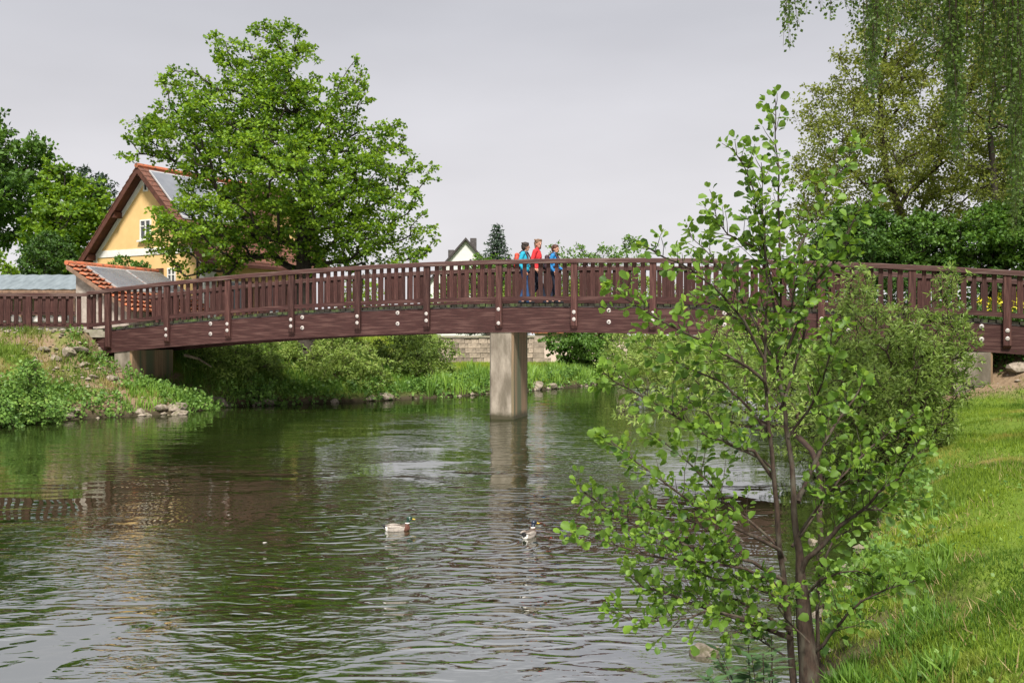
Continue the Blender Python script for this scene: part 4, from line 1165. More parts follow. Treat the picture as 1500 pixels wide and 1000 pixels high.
bush('low_shrub', 'low dark shrub at the foot of the willows on the left bank', [(330,600),(335,572),(360,562),(395,566),(410,590),(400,602)], 31.0, (368, 596), leaf_='herb', n=24, tone=(.25, .2), size=.1, tpl=T_RHOMB, wide=1, spacing=.3)
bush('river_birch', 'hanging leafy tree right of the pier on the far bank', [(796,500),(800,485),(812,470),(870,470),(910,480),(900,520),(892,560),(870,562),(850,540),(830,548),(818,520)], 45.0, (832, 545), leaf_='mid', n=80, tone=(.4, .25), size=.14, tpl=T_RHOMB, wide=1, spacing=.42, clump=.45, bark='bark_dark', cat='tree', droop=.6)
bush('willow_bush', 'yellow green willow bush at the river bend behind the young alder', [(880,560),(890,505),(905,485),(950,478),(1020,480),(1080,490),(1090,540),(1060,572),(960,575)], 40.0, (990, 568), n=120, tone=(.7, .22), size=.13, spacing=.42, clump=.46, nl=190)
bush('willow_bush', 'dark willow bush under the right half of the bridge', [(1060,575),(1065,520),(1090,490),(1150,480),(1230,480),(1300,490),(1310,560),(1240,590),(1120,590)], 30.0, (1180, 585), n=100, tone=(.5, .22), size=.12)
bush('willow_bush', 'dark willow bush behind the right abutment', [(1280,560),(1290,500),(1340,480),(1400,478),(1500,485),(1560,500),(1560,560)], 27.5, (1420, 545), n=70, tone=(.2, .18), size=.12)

# willow shrubs between the young alder and the bridge
bush('willow_shrub', 'tall light green willow shrub on the lawn in front of the right bridge end',
     [(1150,660),(1140,600),(1160,540),(1190,500),(1215,470),(1232,425),(1240,392),(1262,386),(1282,410),(1285,445),(1305,462),(1330,446),(1362,452),(1372,430),(1385,392),(1408,396),(1402,430),(1398,450),(1418,470),(1428,510),(1418,545),(1425,575),(1400,610),(1395,650),(1350,655),(1320,690),(1260,706),(1190,700)],
     15.5, (1290, 700), leaf_='willow', n=330, tone=(.42, .25), size=.092, spacing=.20, clump=.22, nl=100, wide=1.5, dmax=1.1)
bush('willow_shrub', 'low light green willow shrub leaning over the water behind the alder',
     [(905,598),(930,580),(965,562),(1000,530),(1030,485),(1055,460),(1090,455),(1150,470),(1185,500),(1190,590),(1170,635),(1120,635),(1060,622),(1000,612),(950,612),(908,610)],
     12.2, (1200, 705), leaf_='willow', n=130, tone=(.55, .25), size=.08, spacing=.19, clump=.19, nl=60, wide=1.5, dmax=.9)

# ------------------------------------------------------------------ weeping birch on the lawn, only its hanging shoots reach into the picture
bz = gz(8.9, 11.2)
birch = empty('weeping_birch', (8.9, 11.2, bz)); tag(birch, 'weeping birch whose thin leafy shoots hang into the top right corner', 'tree')
bo_ = np.array([8.9, 11.2, bz])
m_ = MB(); m_.tube(np.array([(8.9, 11.2, bz - .1), (8.8, 11.2, 3), (8.75, 11.25, 6), (8.6, 11.2, 9), (8.3, 11.1, 11.5)]) - bo_, [.2, .17, .14, .09, .03], 10)
limbs = []
for (ex, ey, ez, sz) in ((2.6, 10.6, 6.9, 6.0), (3.6, 11.6, 7.2, 7), (4.4, 10.2, 6.7, 6.2), (5.2, 11.9, 7.4, 7.5), (5.9, 10.2, 6.6, 5.6), (6.3, 12.4, 7.3, 7.0), (6.9, 10.3, 6.9, 6.1), (7.3, 12.0, 7.0, 6.4), (6.6, 9.6, 6.3, 5.4)):
    a_ = np.array([8.8, 11.2, sz]); e_ = np.array([ex, ey, ez])
    pts = [a_ * (1 - f) + e_ * f + np.array([0, 0, .7 * math.sin(f * math.pi)]) for f in np.linspace(0, 1, 9)]
    limbs.append(np.array(pts)); m_.tube(np.array(pts) - bo_, np.linspace(.06, .012, 9), 6)
m_.build('trunk', M['bark_pale'], birch, smooth=True)
LA = np.concatenate(limbs)
tw = MB(); pos = []; dr = []; ton = []
spec = []
for (xc, hwid, n_, ya, yb) in ((1154, 5, 8, 30, 78), (1164, 5, 6, 15, 45), (1180, 6, 5, 5, 35), (1208, 5, 3, 0, 25), (1222, 4, 5, 10, 40), (1243, 5, 6, 10, 50), (1256, 4, 5, 20, 66), (1278, 7, 30, 40, 150), (1292, 6, 8, 20, 90),
        (1306, 6, 8, 20, 80), (1322, 6, 10, 20, 70), (1338, 7, 9, 30, 75), (1356, 7, 10, 30, 105), (1374, 6, 8, 40, 90), (1392, 6, 34, 60, 200), (1402, 5, 36, 90, 245), (1424, 6, 8, 40, 120), (1440, 6, 10, 60, 200),
        (1455, 5, 14, 90, 260), (1473, 6, 10, 80, 200), (1490, 6, 46, 140, 350), (1505, 5, 10, 150, 300), (1530, 12, 10, 100, 300)):
    spec.append((xc - hwid, xc + hwid, n_, ya, yb, 0))
for (xa, xb, n_, ya, yb, sdv) in spec:
    for q in range(max(2, int(n_ * .72))):
        D_ = random.uniform(9.8, 12.2); xx = random.uniform(xa, xb); ye = random.uniform(ya, yb)
        bot = P(xx, ye, D_)
        top = P(xx + random.uniform(-6, 6), random.uniform(-120, -25), D_ + random.uniform(-.2, .2))
        j = np.argmin(np.linalg.norm((LA - top) * np.array([1, 1, .5]), axis=1)); at_ = LA[j]
        L_ = top[2] - bot[2]; n2 = max(5, int(L_ / .22))
        f = np.linspace(0, 1, n2)[:, None]
        ln = top * (1 - f) + bot * f + np.stack([.04 * np.sin(f[:, 0] * 5 + q) * f[:, 0], .05 * np.sin(f[:, 0] * 4 + q * 2) * f[:, 0], 0 * f[:, 0]], 1)
        full = np.vstack([[at_], (at_ * .5 + top * .5) + np.array([0, 0, .12]), ln])
        tw.tube(full - bo_, np.linspace(.006, .0016, len(full)), 3, cap=False)
        nl = int(L_ / .016)
        ff = rng.uniform(0, 1, nl); idx = ff * (n2 - 1); i0 = np.clip(idx.astype(int), 0, n2 - 2); fr = (idx - i0)[:, None]
        base = ln[i0] * (1 - fr) + ln[i0 + 1] * fr
        az = rng.uniform(0, 6.283, nl); sp_ = rng.uniform(.1, 1, nl)[:, None] * .055 * np.array([1, 1, .3])
        o_ = np.stack([np.cos(az), np.sin(az), -rng.uniform(.3, 1.4, nl)], 1)
        pos.append(base + o_ * sp_); dr.append(o_); ton.append(np.clip(rng.normal(.45, .22, nl), 0, 1))
pos = np.concatenate(pos); dr = np.concatenate(dr); ton = np.concatenate(ton)
tw.build('hanging_shoots', M['twig'], birch)
tag(scatter('crown', pos - bo_, dr, rand_dirs(len(pos), .2), .041 * rng.uniform(.7, 1.25, len(pos)), T_RHOMB, LF['birch'], ton, birch, 1.15), kind='stuff')

# ------------------------------------------------------------------ the young alder in front
AD = 5.95
base = P(1187, 1015, AD); base[2] = gz(base[0], base[1]) - .06
alder = empty('young_alder', tuple(base)); tag(alder, 'young many-stemmed tree with round green leaves at the near water edge', 'tree')
def limb(pts, d0, d1, r0, r1):
    n_ = len(pts); ds = np.linspace(d0, d1, n_)
    return np.array([P(x, y, AD + d) for (x, y), d in zip(pts, ds)]), np.linspace(r0, r1, n_)
TR = np.array([P(x, y, AD) for x, y in [(1187,1030),(1183,950),(1178,890),(1172,830),(1168,790),(1163,740),(1160,700),(1155,640),(1146,590),(1141,540),(1141,480),(1143,400),(1142,330),(1139,260),(1137,210),(1136,168),(1135,144)]])
LM = [
 (TR, np.array([.070,.056,.046,.027,.021,.018,.016,.0145,.012,.010,.009,.008,.006,.005,.004,.003,.002]), .55),
 (*limb([(1166,1030),(1158,950),(1155,900),(1150,860),(1142,800),(1138,740),(1132,690),(1128,640),(1122,590),(1120,540),(1122,480),(1124,420),(1120,360),(1118,310),(1115,238)], .08, -.2, .023, .002), .5),
 (*limb([(1199,1000),(1197,900),(1201,833),(1222,790),(1250,768)], .1, .3, .014, .004), .5),
 (*limb([(1169,735),(1183,704),(1193,675),(1207,649),(1224,620),(1250,585),(1266,556)], 0, .45, .018, .004), .5),
 (*limb([(1170,850),(1183,817),(1207,795),(1224,776),(1246,759),(1265,747),(1285,722),(1315,700),(1335,672),(1345,640)], 0, -.5, .018, .003), .35),
 (*limb([(1265,747),(1290,745),(1312,730),(1326,735)], -.3, -.3, .006, .002), .1),
 (*limb([(1192,958),(1207,940),(1225,919),(1240,900),(1262,880),(1300,862),(1342,850)], 0, -.4, .012, .003), .35),
 (*limb([(1160,800),(1190,760),(1230,700),(1270,660),(1310,628),(1338,606)], 0, .5, .010, .003), .4),
 (*limb([(1160,381),(1182,343),(1208,285),(1230,250),(1252,216)], 0, .3, .008, .0025), .3),
 (*limb([(1150,520),(1175,460),(1190,420),(1217,388),(1233,356),(1256,311),(1288,279)], 0, -.3, .010, .0025), .35),
 (*limb([(1143,600),(1165,540),(1178,480),(1185,420),(1178,380),(1172,330)], 0, .4, .010, .003), .3),
 (*limb([(1140,440),(1125,390),(1110,320),(1102,276),(1088,240),(1073,216)], 0, -.35, .008, .002), .3),
 (*limb([(1138,470),(1125,400),(1112,365),(1085,352),(1064,343),(1050,318),(1042,300)], 0, -.4, .008, .002), .3),
 (*limb([(1128,520),(1100,460),(1075,425),(1064,407),(1038,372),(1010,345)], -.1, .35, .009, .002), .3),
 (*limb([(1122,530),(1090,470),(1055,430),(1013,394),(985,382),(958,368),(943,360)], -.1, -.5, .009, .002), .35),
 (*limb([(1125,575),(1120,558),(1096,537),(1072,525),(1036,503),(1000,486),(969,470),(940,453),(915,436),(896,415)], -.1, -.7, .012, .002), .25),
 (*limb([(1132,700),(1105,660),(1080,655),(1029,635),(1000,616),(964,594),(928,575),(902,560),(884,545)], 0, -.6, .012, .002), .25),
 (*limb([(1132,640),(1100,600),(1060,560),(1010,540),(970,520),(940,500)], 0, .5, .010, .002), .25),
 (*limb([(1135,690),(1120,675),(1096,663),(1067,651),(1040,610),(1005,580)], 0, .3, .009, .002), .3),
 (*limb([(1150,820),(1142,805),(1120,793),(1084,776),(1048,759),(1019,742),(988,716),(954,692),(923,668),(894,643),(884,636)], 0, -.55, .013, .002), .3),
 (*limb([(1140,800),(1100,765),(1060,735),(1036,704),(1012,680),(974,649),(950,632)], 0, .45, .010, .002), .3),
 (*limb([(1148,850),(1100,822),(1050,812),(1000,796),(950,780),(905,755),(870,730),(845,712)], 0, -.35, .012, .002), .25),
 (*limb([(1148,860),(1090,832),(1020,822),(960,815),(910,800),(870,790),(838,776)], 0, -.7, .010, .002), .25),
 (*limb([(1100,822),(1060,790),(1010,760),(960,745),(915,742),(880,738)], 0, .2, .007, .002), .2),
 (*limb([(1160,935),(1110,915),(1061,898),(1005,881),(970,866),(940,858),(925,845)], 0, -.3, .016, .003), .3),
 (*limb([(1160,925),(1120,900),(1080,878),(1030,868),(990,862),(955,840),(925,820)], 0, .25, .012, .002), .3),
 (*limb([(1090,905),(1040,893),(1010,905),(973,909),(930,908),(895,893)], -.15, -.35, .008, .002), .15),
 (*limb([(1155,900),(1130,870),(1090,855),(1060,850),(1020,840),(985,820)], .05, -.2, .009, .002), .25),
 (*limb([(1150,960),(1110,935),(1080,925),(1064,935)], .0, -.15, .006, .002), .3),
 (*limb([(1155,640),(1185,600),(1205,560),(1215,520),(1220,480)], 0, -.4, .009, .002), .3),
 (*limb([(1142,560),(1110,510),(1085,470),(1060,455),(1030,440)], 0, .4, .009, .002), .3),
 (*limb([(1165,790),(1195,745),(1215,720),(1245,700),(1275,690)], 0, -.45, .009, .002), .3),
 (*limb([(1172,880),(1200,850),(1225,840),(1255,835),(1280,845)], 0, -.3, .009, .002), .3),
 (*limb([(1185,940),(1150,905),(1140,890),(1150,870)], -.1, -.3, .007, .002), .3),
 (*limb([(1141,500),(1160,450),(1165,420),(1195,380),(1205,350)], 0, -.3, .007, .002), .3),
]
wood = MB(); leafb = []   # base point, direction, normal
for li, (pts, r, leaf_from) in enumerate(LM):
    # a little natural kink
    fine_t = np.linspace(0, 1, len(pts) * 3 - 2); ti = np.linspace(0, 1, len(pts))
    P3 = np.stack([np.interp(fine_t, ti, pts[:, a_]) for a_ in range(3)], 1)
    kz = np.convolve(rng.normal(size=len(P3)), [.3, .4, .3], 'same') * .006
    P3[1:-1, 0] += kz[1:-1]; P3[1:-1, 1] += np.roll(kz, 2)[1:-1] * 2
    R3 = np.interp(fine_t, ti, r)
    wood.tube(P3 - base, R3, 12 if li == 0 else 7)
    seg = np.linalg.norm(np.diff(P3, axis=0), axis=1); cum = np.concatenate([[0], np.cumsum(seg)]); Lt = cum[-1]
    s_ = Lt * leaf_from * (0.75 if li > 1 else 1.0); side = 1
    T = np.gradient(P3, axis=0); T = unit(T)
    while s_ < Lt:
        p = np.array([np.interp(s_, cum, P3[:, a_]) for a_ in range(3)])
        tg = unit(np.array([np.interp(s_, cum, T[:, a_]) for a_ in range(3)]))
        az = random.uniform(0, 6.283)
        perp = np.cross(tg, rand_dirs(1)[0]); perp = unit(perp)
        rem = 1 - s_ / Lt
        tl = random.uniform(.08, .26) * (.45 + rem) * (1.25 if li < 2 else 1.0)
        dv = unit(tg * .75 + perp * .8 + np.array([0, 0, .22]))
        n_ = 4; q = [p]
        for a_ in range(n_):
            dv = unit(dv + rng.normal(size=3) * .10 + np.array([0, 0, .05])); q.append(q[-1] + dv * tl / n_)
        q = np.array(q); wood.tube(q - base, np.linspace(.0032, .0014, n_ + 1), 3, cap=False)
        nlf = max(3, int(tl / .030))
        for a_ in range(nlf):
            f = .18 + .82 * (a_ + .5) / nlf
            idx = f * n_; i0 = min(int(idx), n_ - 1); bp_ = q[i0] + (q[i0 + 1] - q[i0]) * (idx - i0)
            o_ = unit(np.cross(dv, rand_dirs(1)[0])); ld = unit(dv * .55 + o_ * .9 + np.array([0, 0, -.12]))
            leafb.append((bp_ + ld * .022, ld, f))
        for a_ in range(3):
            ld = unit(dv + rng.normal(size=3) * .55); leafb.append((q[-1] + ld * .012, ld, 1.15))
        if random.random() < .7:
            ld = unit(np.cross(tg, rand_dirs(1)[0]) + tg * .4); leafb.append((p + ld * .02, ld, .5))
        s_ += random.uniform(.030, .060) * (1.25 if li < 2 else 1)
    for a_ in range(4):
        ld = unit(T[-1] + rng.normal(size=3) * .55); leafb.append((P3[-1] + ld * .012, ld, 1.2))
wood.build('trunk', M['bark'], alder, smooth=True)
LP = np.array([a_[0] for a_ in leafb]); LD = np.array([a_[1] for a_ in leafb]); LF_ = np.array([a_[2] for a_ in leafb])
sel = rng.uniform(size=len(LP)) < .97
# keep the thin crown thin where sky shows
LP, LD, LF_ = LP[sel], LD[sel], LF_[sel]
nL = len(LP)
LN = unit(rng.normal(size=(nL, 3)) * .75 + np.array([-.05, -.25, .8]))
LS = (.030 + .038 * rng.uniform(0, 1, nL) ** .8) * np.where(LF_ > 1.1, .72, 1.0)
LT = np.clip(rng.normal(.42, .2, nL) + np.where(LF_ > 1.1, .22, 0), 0, 1)
order = np.argsort(-(LS / LP[:, 1]))
near, rest = order[:280], order[280:]
TV, TF = T_ROUND
leaf_me = []
for q in range(8):
    me = mesh_np('leaf', TV, np.concatenate([np.array(f) for f in TF]), [3] * len(TF), LF['alder'], tone=np.full(len(TV), .1 + .1 * q), smooth=True)
    leaf_me.append(me)
for i in near:
    X = unit(LD[i]); Z = unit(LN[i] - np.dot(LN[i], X) * X); Y = np.cross(Z, X)
    p = LP[i] - base
    o = link('leaf', leaf_me[int(np.clip(LT[i] * 8, 0, 7))], alder)
    o.matrix_basis = Matrix(((X[0], Y[0], Z[0], p[0]), (X[1], Y[1], Z[1], p[1]), (X[2], Y[2], Z[2], p[2]), (0, 0, 0, 1))) @ Matrix.Scale(float(LS[i]), 4)
fo = scatter('foliage', LP[rest] - base, LD[rest], LN[rest], LS[rest], T_ROUND, LF['alder'], LT[rest], alder)
fo.data.polygons.foreach_set('use_smooth', np.ones(len(fo.data.polygons), bool)); tag(fo, kind='stuff')

# lance-leaved plants at its foot
for (lab, bx, by, hgt, nst, D_) in (('dark lance-leaved plant at the water edge left of the alder trunk', 1118, 1010, .46, 7, 5.75), ('broad lance-leaved weed leaning over the water below the alder', 1090, 1015, .30, 5, 5.6)):
    b0 = P(bx, by, D_); b0[2] = max(gz(b0[0], b0[1]), -.05)
    rt = empty('leafy_weed', tuple(b0)); tag(rt, lab, 'plant')
    st = MB(); pos = []; dr = []; nr_ = []
    for q in range(nst):
        a_ = random.uniform(0, 6.28); lean = random.uniform(.05, .35)
        e_ = np.array([math.cos(a_) * lean * .6, math.sin(a_) * lean * .4, hgt * random.uniform(.7, 1.15)])
        s0 = np.array([random.uniform(-.08, .08), random.uniform(-.06, .06), 0])
        pts = [s0 + e_ * f + np.array([0, 0, -.0]) for f in np.linspace(0, 1, 6)]
        st.tube(pts, np.linspace(.005, .002, 6), 4)
        for f in np.arange(.2, 1.0, .085):
            for s2 in (0, 1):
                az = f * 9 + s2 * 3.14 + q
                d_ = np.array([math.cos(az), math.sin(az), .25]); pos.append(s0 + e_ * f); dr.append(d_); nr_.append([math.cos(az) * -.3, math.sin(az) * -.3, 1])
    st.build('stem', M['twig'], rt)
    k = len(pos)
    tag(scatter('foliage', np.array(pos), unit(np.array(dr)), np.array(nr_, float) + rng.normal(size=(k, 3)) * .2, rng.uniform(.07, .14, k), T_LANCE, LF['bluegreen'], rng.uniform(.1, .9, k), rt, 1.8), kind='stuff')

# ------------------------------------------------------------------ grass
def grass(name, region, n, length, tpl, leafm, accept=None, lean=.45, tone=(.45, .22), hvar=.4, parent=None, wide=1.0, clump=0.0):
    xs, ys = region(n)
    if clump:
        cid = rng.integers(0, max(1, len(xs) // 14), len(xs)); cx_, cy_ = xs[cid], ys[cid]
        xs = cx_ + rng.normal(size=len(xs)) * clump; ys = cy_ + rng.normal(size=len(xs)) * clump
    z, d, isl = ground_z(xs, ys)
    k = (d > .06) & (z > .02)
    if accept is not None: k &= accept(xs, ys, z, d, isl)
    xs, ys, z, d = xs[k], ys[k], z[k], d[k]; m__ = len(xs)
    if m__ == 0: return
    pos = np.stack([xs, ys, z - .008], 1)
    az = rng.uniform(0, 6.283, m__); ln = np.abs(rng.normal(0, lean, m__))
    dirs = np.stack([np.cos(az) * ln, np.sin(az) * ln, np.ones(m__)], 1)
    nrm = np.stack([rng.normal(size=m__), rng.normal(size=m__) - .8, np.full(m__, .3)], 1)
    L_ = length(xs, ys, d) if callable(length) else length
    L_ = L_ * rng.uniform(1 - hvar, 1 + hvar, m__)
    T_ = np.clip(rng.normal(tone[0], tone[1], m__) + (vnoise(xs * 1.7, ys * 1.7, 77) - .5) * .7 + (vnoise(xs * .6, ys * .9, 78) - .5) * .6, 0, 1)
    o = scatter(name, pos, dirs, nrm, L_, tpl, LF[leafm], T_, parent, wide)
    return tag(o, kind='stuff')
def wedge(d0, d1, x0, x1, power=1.0):
    """ground seen between picture columns x0..x1, spread evenly on the ground"""
    def f(n):
        D_ = np.sqrt(rng.uniform(d0 ** 2, d1 ** 2, n)); c = rng.uniform(x0, x1, n)
        return (c - 750) / F * D_, D_
    return f
def rect(x0, x1, y0, y1):
    return lambda n: (rng.uniform(x0, x1, n), rng.uniform(y0, y1, n))
def turf_ok(x, y, z, d, isl):
    a = bareness(x, y, d, isl) + vnoise(x * 1.6, y * 1.6, 5) * .5 + vnoise(x * 5, y * 5, 6) * .25
    return (a < rng.uniform(.45, 1.0, len(x))) & ~isl
grass('lawn_grass', wedge(3.6, 7.5, 1090, 1950), 140000, lambda x, y, d: .022 + .05 * vnoise(x * 1.3, y * 1.3, 8) ** 1.5 + .03 * np.exp(-d / .4), T_REED, 'lawn', turf_ok, lean=.6, wide=1.5)
grass('lawn_grass', wedge(7.5, 13.5, 1100, 1950), 190000, lambda x, y, d: .022 + .05 * vnoise(x * 1.3, y * 1.3, 8) ** 1.5 + .03 * np.exp(-d / .4), T_BLADE, 'lawn', turf_ok, lean=.6, wide=1.5)
grass('lawn_grass', wedge(13.5, 24.5, 1150, 1800), 180000, .06, T_BLADE, 'lawn', turf_ok, lean=.6, wide=2.2)
grass('dry_stalks', wedge(4.0, 14, 1120, 1600), 9000, .09, T_BLADE, 'straw', lambda x, y, z, d, isl: ~isl & (vnoise(x * 1.8, y * 1.8, 49) > .45), lean=1.3, wide=.8)
# taller tufts along the near water edge
grass('tall_grass', wedge(5.0, 9.5, 1120, 1420), 30000, lambda x, y, d: .06 + .13 * vnoise(x * 2, y * 2, 9), T_REED, 'reed', lambda x, y, z, d, isl: (d < .8) & ~isl & (vnoise(x * 2.3, y * 2.3, 15) > .55), lean=.7, tone=(.4, .22), clump=.05)
grass('tall_grass', wedge(9.5, 22, 1130, 1420), 12000, lambda x, y, d: .06 + .12 * vnoise(x * 2, y * 2, 9), T_REED, 'reed', lambda x, y, z, d, isl: (d < .8) & ~isl & (vnoise(x * 1.6, y * 1.6, 15) > .5), lean=.7, tone=(.5, .22), clump=.08, wide=1.3)
# left bank
grass('bank_grass', rect(-19, -5, 22.5, 29.2), 90000, lambda x, y, d: .09 + .12 * vnoise(x * 1.2, y * 1.2, 18), T_BLADE, 'bankgrass', lambda x, y, z, d, isl: isl & (bareness(x, y, d, isl) + vnoise(x * 1.3, y * 1.3, 5) * .55 + vnoise(x * 4, y * 4, 6) * .3 < rng.uniform(.6, 1.15, len(x))), lean=.6, wide=2.0, clump=.12)
grass('bank_grass', rect(-11, -1, 28, 40), 26000, .22, T_BLADE, 'reed', lambda x, y, z, d, isl: isl & (d > .25), lean=.5, wide=1.8, tone=(.25, .2), clump=.15)
grass('tall_grass', rect(-10.6, -7.6, 26.6, 30.2), 5000, .24, T_REED, 'reed', lambda x, y, z, d, isl: isl & (d > .12) & (d < 1.7), lean=.35, wide=1.5, tone=(.55, .2), clump=.1)
# far meadow and the reeds below it
grass('meadow_grass', rect(-8, 9, 38, 51), 60000, .20, T_BLADE, 'lawn', lambda x, y, z, d, isl: isl & (d > .3), lean=.5, wide=3, tone=(.7, .2))
grass('reeds', rect(-3.2, 5.5, 34.5, 48), 36000, lambda x, y, d: .25 + .45 * vnoise(x * 1.3, y * .6, 19), T_REED, 'reed', lambda x, y, z, d, isl: isl & (d > .05) & (d < 1.6) & (vnoise(x * 1.3, y * 1.3, 16) > .3), lean=.3, wide=1.1, tone=(.6, .25), clump=.12)
# herbs hugging the waterline on the left
def herbs(name, lab_kind, region, n, size, accept, leafm='herb', hgt=.25, tone=(.5, .25)):
    xs, ys = region(n); z, d, isl = ground_z(xs, ys); k = accept(xs, ys, z, d, isl)
    xs, ys, z = xs[k], ys[k], z[k]; m__ = len(xs); per = 10
    hh = hgt * (.35 + vnoise(xs * 1.5, ys * 1.5, 41))
    pos = np.repeat(np.stack([xs, ys, z], 1), per, 0); H = np.repeat(hh, per)
    pos = pos + rng.normal(size=pos.shape) * .06 + np.stack([np.zeros(m__ * per), np.zeros(m__ * per), rng.uniform(.1, 1, m__ * per) * H], 1)
    o = scatter(name, pos, rand_dirs(len(pos), .4), rand_dirs(len(pos), 1.2), size * rng.uniform(.6, 1.3, len(pos)), T_RHOMB, LF[leafm], np.clip(rng.normal(tone[0], tone[1], len(pos)), 0, 1), None, 1.3)
    tag(o, kind='stuff')
herbs('bank_herbs', '', rect(-21, -7.8, 16, 30), 13000, .085, lambda x, y, z, d, isl: isl & (d > .02) & (d < 1.3) & (vnoise(x * 1.1, y * 1.1, 44) > .28), hgt=.32)
herbs('bank_herbs', '', rect(-19, -10, 22.5, 29), 2400, .08, lambda x, y, z, d, isl: isl & (d > 1.0) & (vnoise(x * .9, y * .9, 45) > .55), hgt=.25)
herbs('bank_herbs', '', rect(-9, 6, 29, 50), 9000, .10, lambda x, y, z, d, isl: isl & (d > -.08) & (d < .7), hgt=.42, tone=(.35, .25))
herbs('bank_herbs', '', rect(1.8, 9, 6.5, 23), 3000, .06, lambda x, y, z, d, isl: (~isl) & (d > .02) & (d < .7) & (vnoise(x * 2, y * 2, 46) > .45), hgt=.22, tone=(.4, .2))
herbs('lawn_weeds', '', wedge(4, 12, 1120, 1600), 260, .03, lambda x, y, z, d, isl: (~isl) & (d > .5) & (vnoise(x * 1.4, y * 1.4, 47) > .5), hgt=.05, tone=(.45, .3))
herbs('bank_herbs', '', rect(10.5, 16, 22.5, 25.5), 1600, .08, lambda x, y, z, d, isl: (~isl) & (z > 1.3), leafm='deep', hgt=.5, tone=(.35, .2))
bush('young_shrub', 'bright young shrub at the water edge below the left fence', [(2,622),(0,585),(12,555),(28,535),(45,522),(58,540),(62,570),(85,590),(92,612),(60,625)], 24.6, (45, 618), leaf_='herb', n=70, tone=(.55, .25), size=.085, tpl=T_RHOMB, wide=1.1, spacing=.22, clump=.24, nl=130, dmax=.8, cat='shrub')
bush('young_shrub', 'dark leafy shrub hanging over the water at the left edge', [(-40,630),(-40,590),(-10,580),(10,590),(25,610),(20,632)], 23.6, (-5, 626), leaf_='herb', n=40, tone=(.3, .22), size=.085, tpl=T_RHOMB, wide=1.1, spacing=.22, clump=.24, nl=130, dmax=.6, cat='shrub')
bush('young_shrub', 'dark ivy-like shrub on the bank under the right end of the bridge', [(1440,520),(1445,500),(1470,490),(1510,492),(1550,500),(1550,530),(1480,530)], 23.4, (1490, 522), leaf_='deep', n=26, tone=(.3, .22), size=.09, tpl=T_RHOMB, wide=1.1, spacing=.22, clump=.26, nl=130, dmax=.4, cat='shrub')

# ------------------------------------------------------------------ stones
def ground_hit(x, y, d0=4.0, d1=60.0):
    D_ = np.arange(d0, d1, .04); X_ = (x - 750) / F * D_; Z_ = EYE + (HZ - y) / F * D_
    z, _, _ = ground_z(X_, D_); z = np.maximum(z, 0)
    i = np.argmax(Z_ <= z)
    return np.array([X_[i], D_[i], z[i]])
st_list = [(63,513,20,'pale angular stone high on the left bank, left of the other bank stones'),(100,517,26,'largest pale slab-like stone on the upper left bank'),(118,513,22,'grey stone beside the largest pale slab on the left bank'),
 (82,527,18,'small stone below the pale stones on the left bank'),(122,536,16,'small stone half sunk in the soil under the left girder end'),(137,553,15,'small stone in the turf just left of the abutment'),(165,556,18,'flat pale stone in the grass left of the abutment'),(48,532,12,'tiny stone above the young shrub on the left bank'),(152,512,30,'broad grey stone wedged under the left end of the bridge girder'),
 (97,609,22,'brown stone at the waterline right of the young shrub'),(108,603,20,'paler stone of the pair at the waterline by the young shrub'),(205,604,16,'small stone at the waterline left of the abutment reflection'),(215,608,16,'half drowned stone at the left bank, left of the light stone'),(237,600,22,'light stone at the waterline below the abutment'),(258,599,30,'whitish jutting stone at the waterline below the abutment'),(262,607,28,'flat stone lying in the water before the whitish jutting stone'),
 (293,594,20,'yellowish stone at the water edge'),(308,588,24,'brown stone right of the yellowish stone'),(322,590,26,'middle brown stone of the heap at the end of the left bank'),(332,594,20,'lowest stone of the heap at the end of the left bank'),(378,592,16,'small stone left of the long dark stone under the willow'),(397,592,30,'long dark stone at the waterline under the willow'),(490,589,16,'small stone at the foot of the pale willow bush'),(541,584,16,'round stone in the water under the pale willow'),(566,583,22,'dark flat stone under the rounded willow bush'),
 (786,566,22,'stone at the reed edge just right of the pier'),(806,566,20,'second stone from the pier along the far reeds'),(858,556,16,'small stone under the hanging river tree'),(905,556,20,'stone at the river bend behind the alder'),(231,559,8,'tiny white stone at the base of the abutment'),(243,573,9,'small white stone in the grass in front of the abutment')]
for i, (x, y, wpx, lab) in enumerate(st_list):
    p = ground_hit(x, y)
    o = link('stone', ROCKS[i % 7], None, tuple(p + np.array([0, 0, .01])), (random.uniform(-.3, .3), random.uniform(-.3, .3), random.uniform(0, 6)))
    s_ = wpx / F * p[1]; o.scale = (s_ * 1.1, s_ * .9, s_ * random.uniform(.7, 1.0))
    tag(o, lab or 'weathered brown grey bank stone lying by the river', 'stone', 'stones along the river banks')
for (x, y, D_, wpx, lab) in ((1030, 958, 0, 40, 'brown rounded stone lying alone in the shallow water left of the alder'), (1215, 872, 0, 20, 'pale stone behind the alder stems at the near water edge'), (1243, 868, 0, 24, 'long pale stone by the grass right of the alder'),
                            (1198, 905, 0, 20, 'pale stone close behind the alder trunk'), (1190, 793, 0, 16, 'small pale stone at the water edge behind the alder fork'), (1492, 540, 0, 34, 'grey boulder on the brown bank at the right edge')):
    p = ground_hit(x, y, 4.0)
    o = link('stone', ROCKS[(x * 7) % 7], None, tuple(p + np.array([0, 0, .015])), (0, 0, random.uniform(0, 6)))
    s_ = wpx / F * p[1]; o.scale = (s_ * 1.15, s_ * .9, s_ * .95); tag(o, lab, 'stone', 'stones along the river banks')
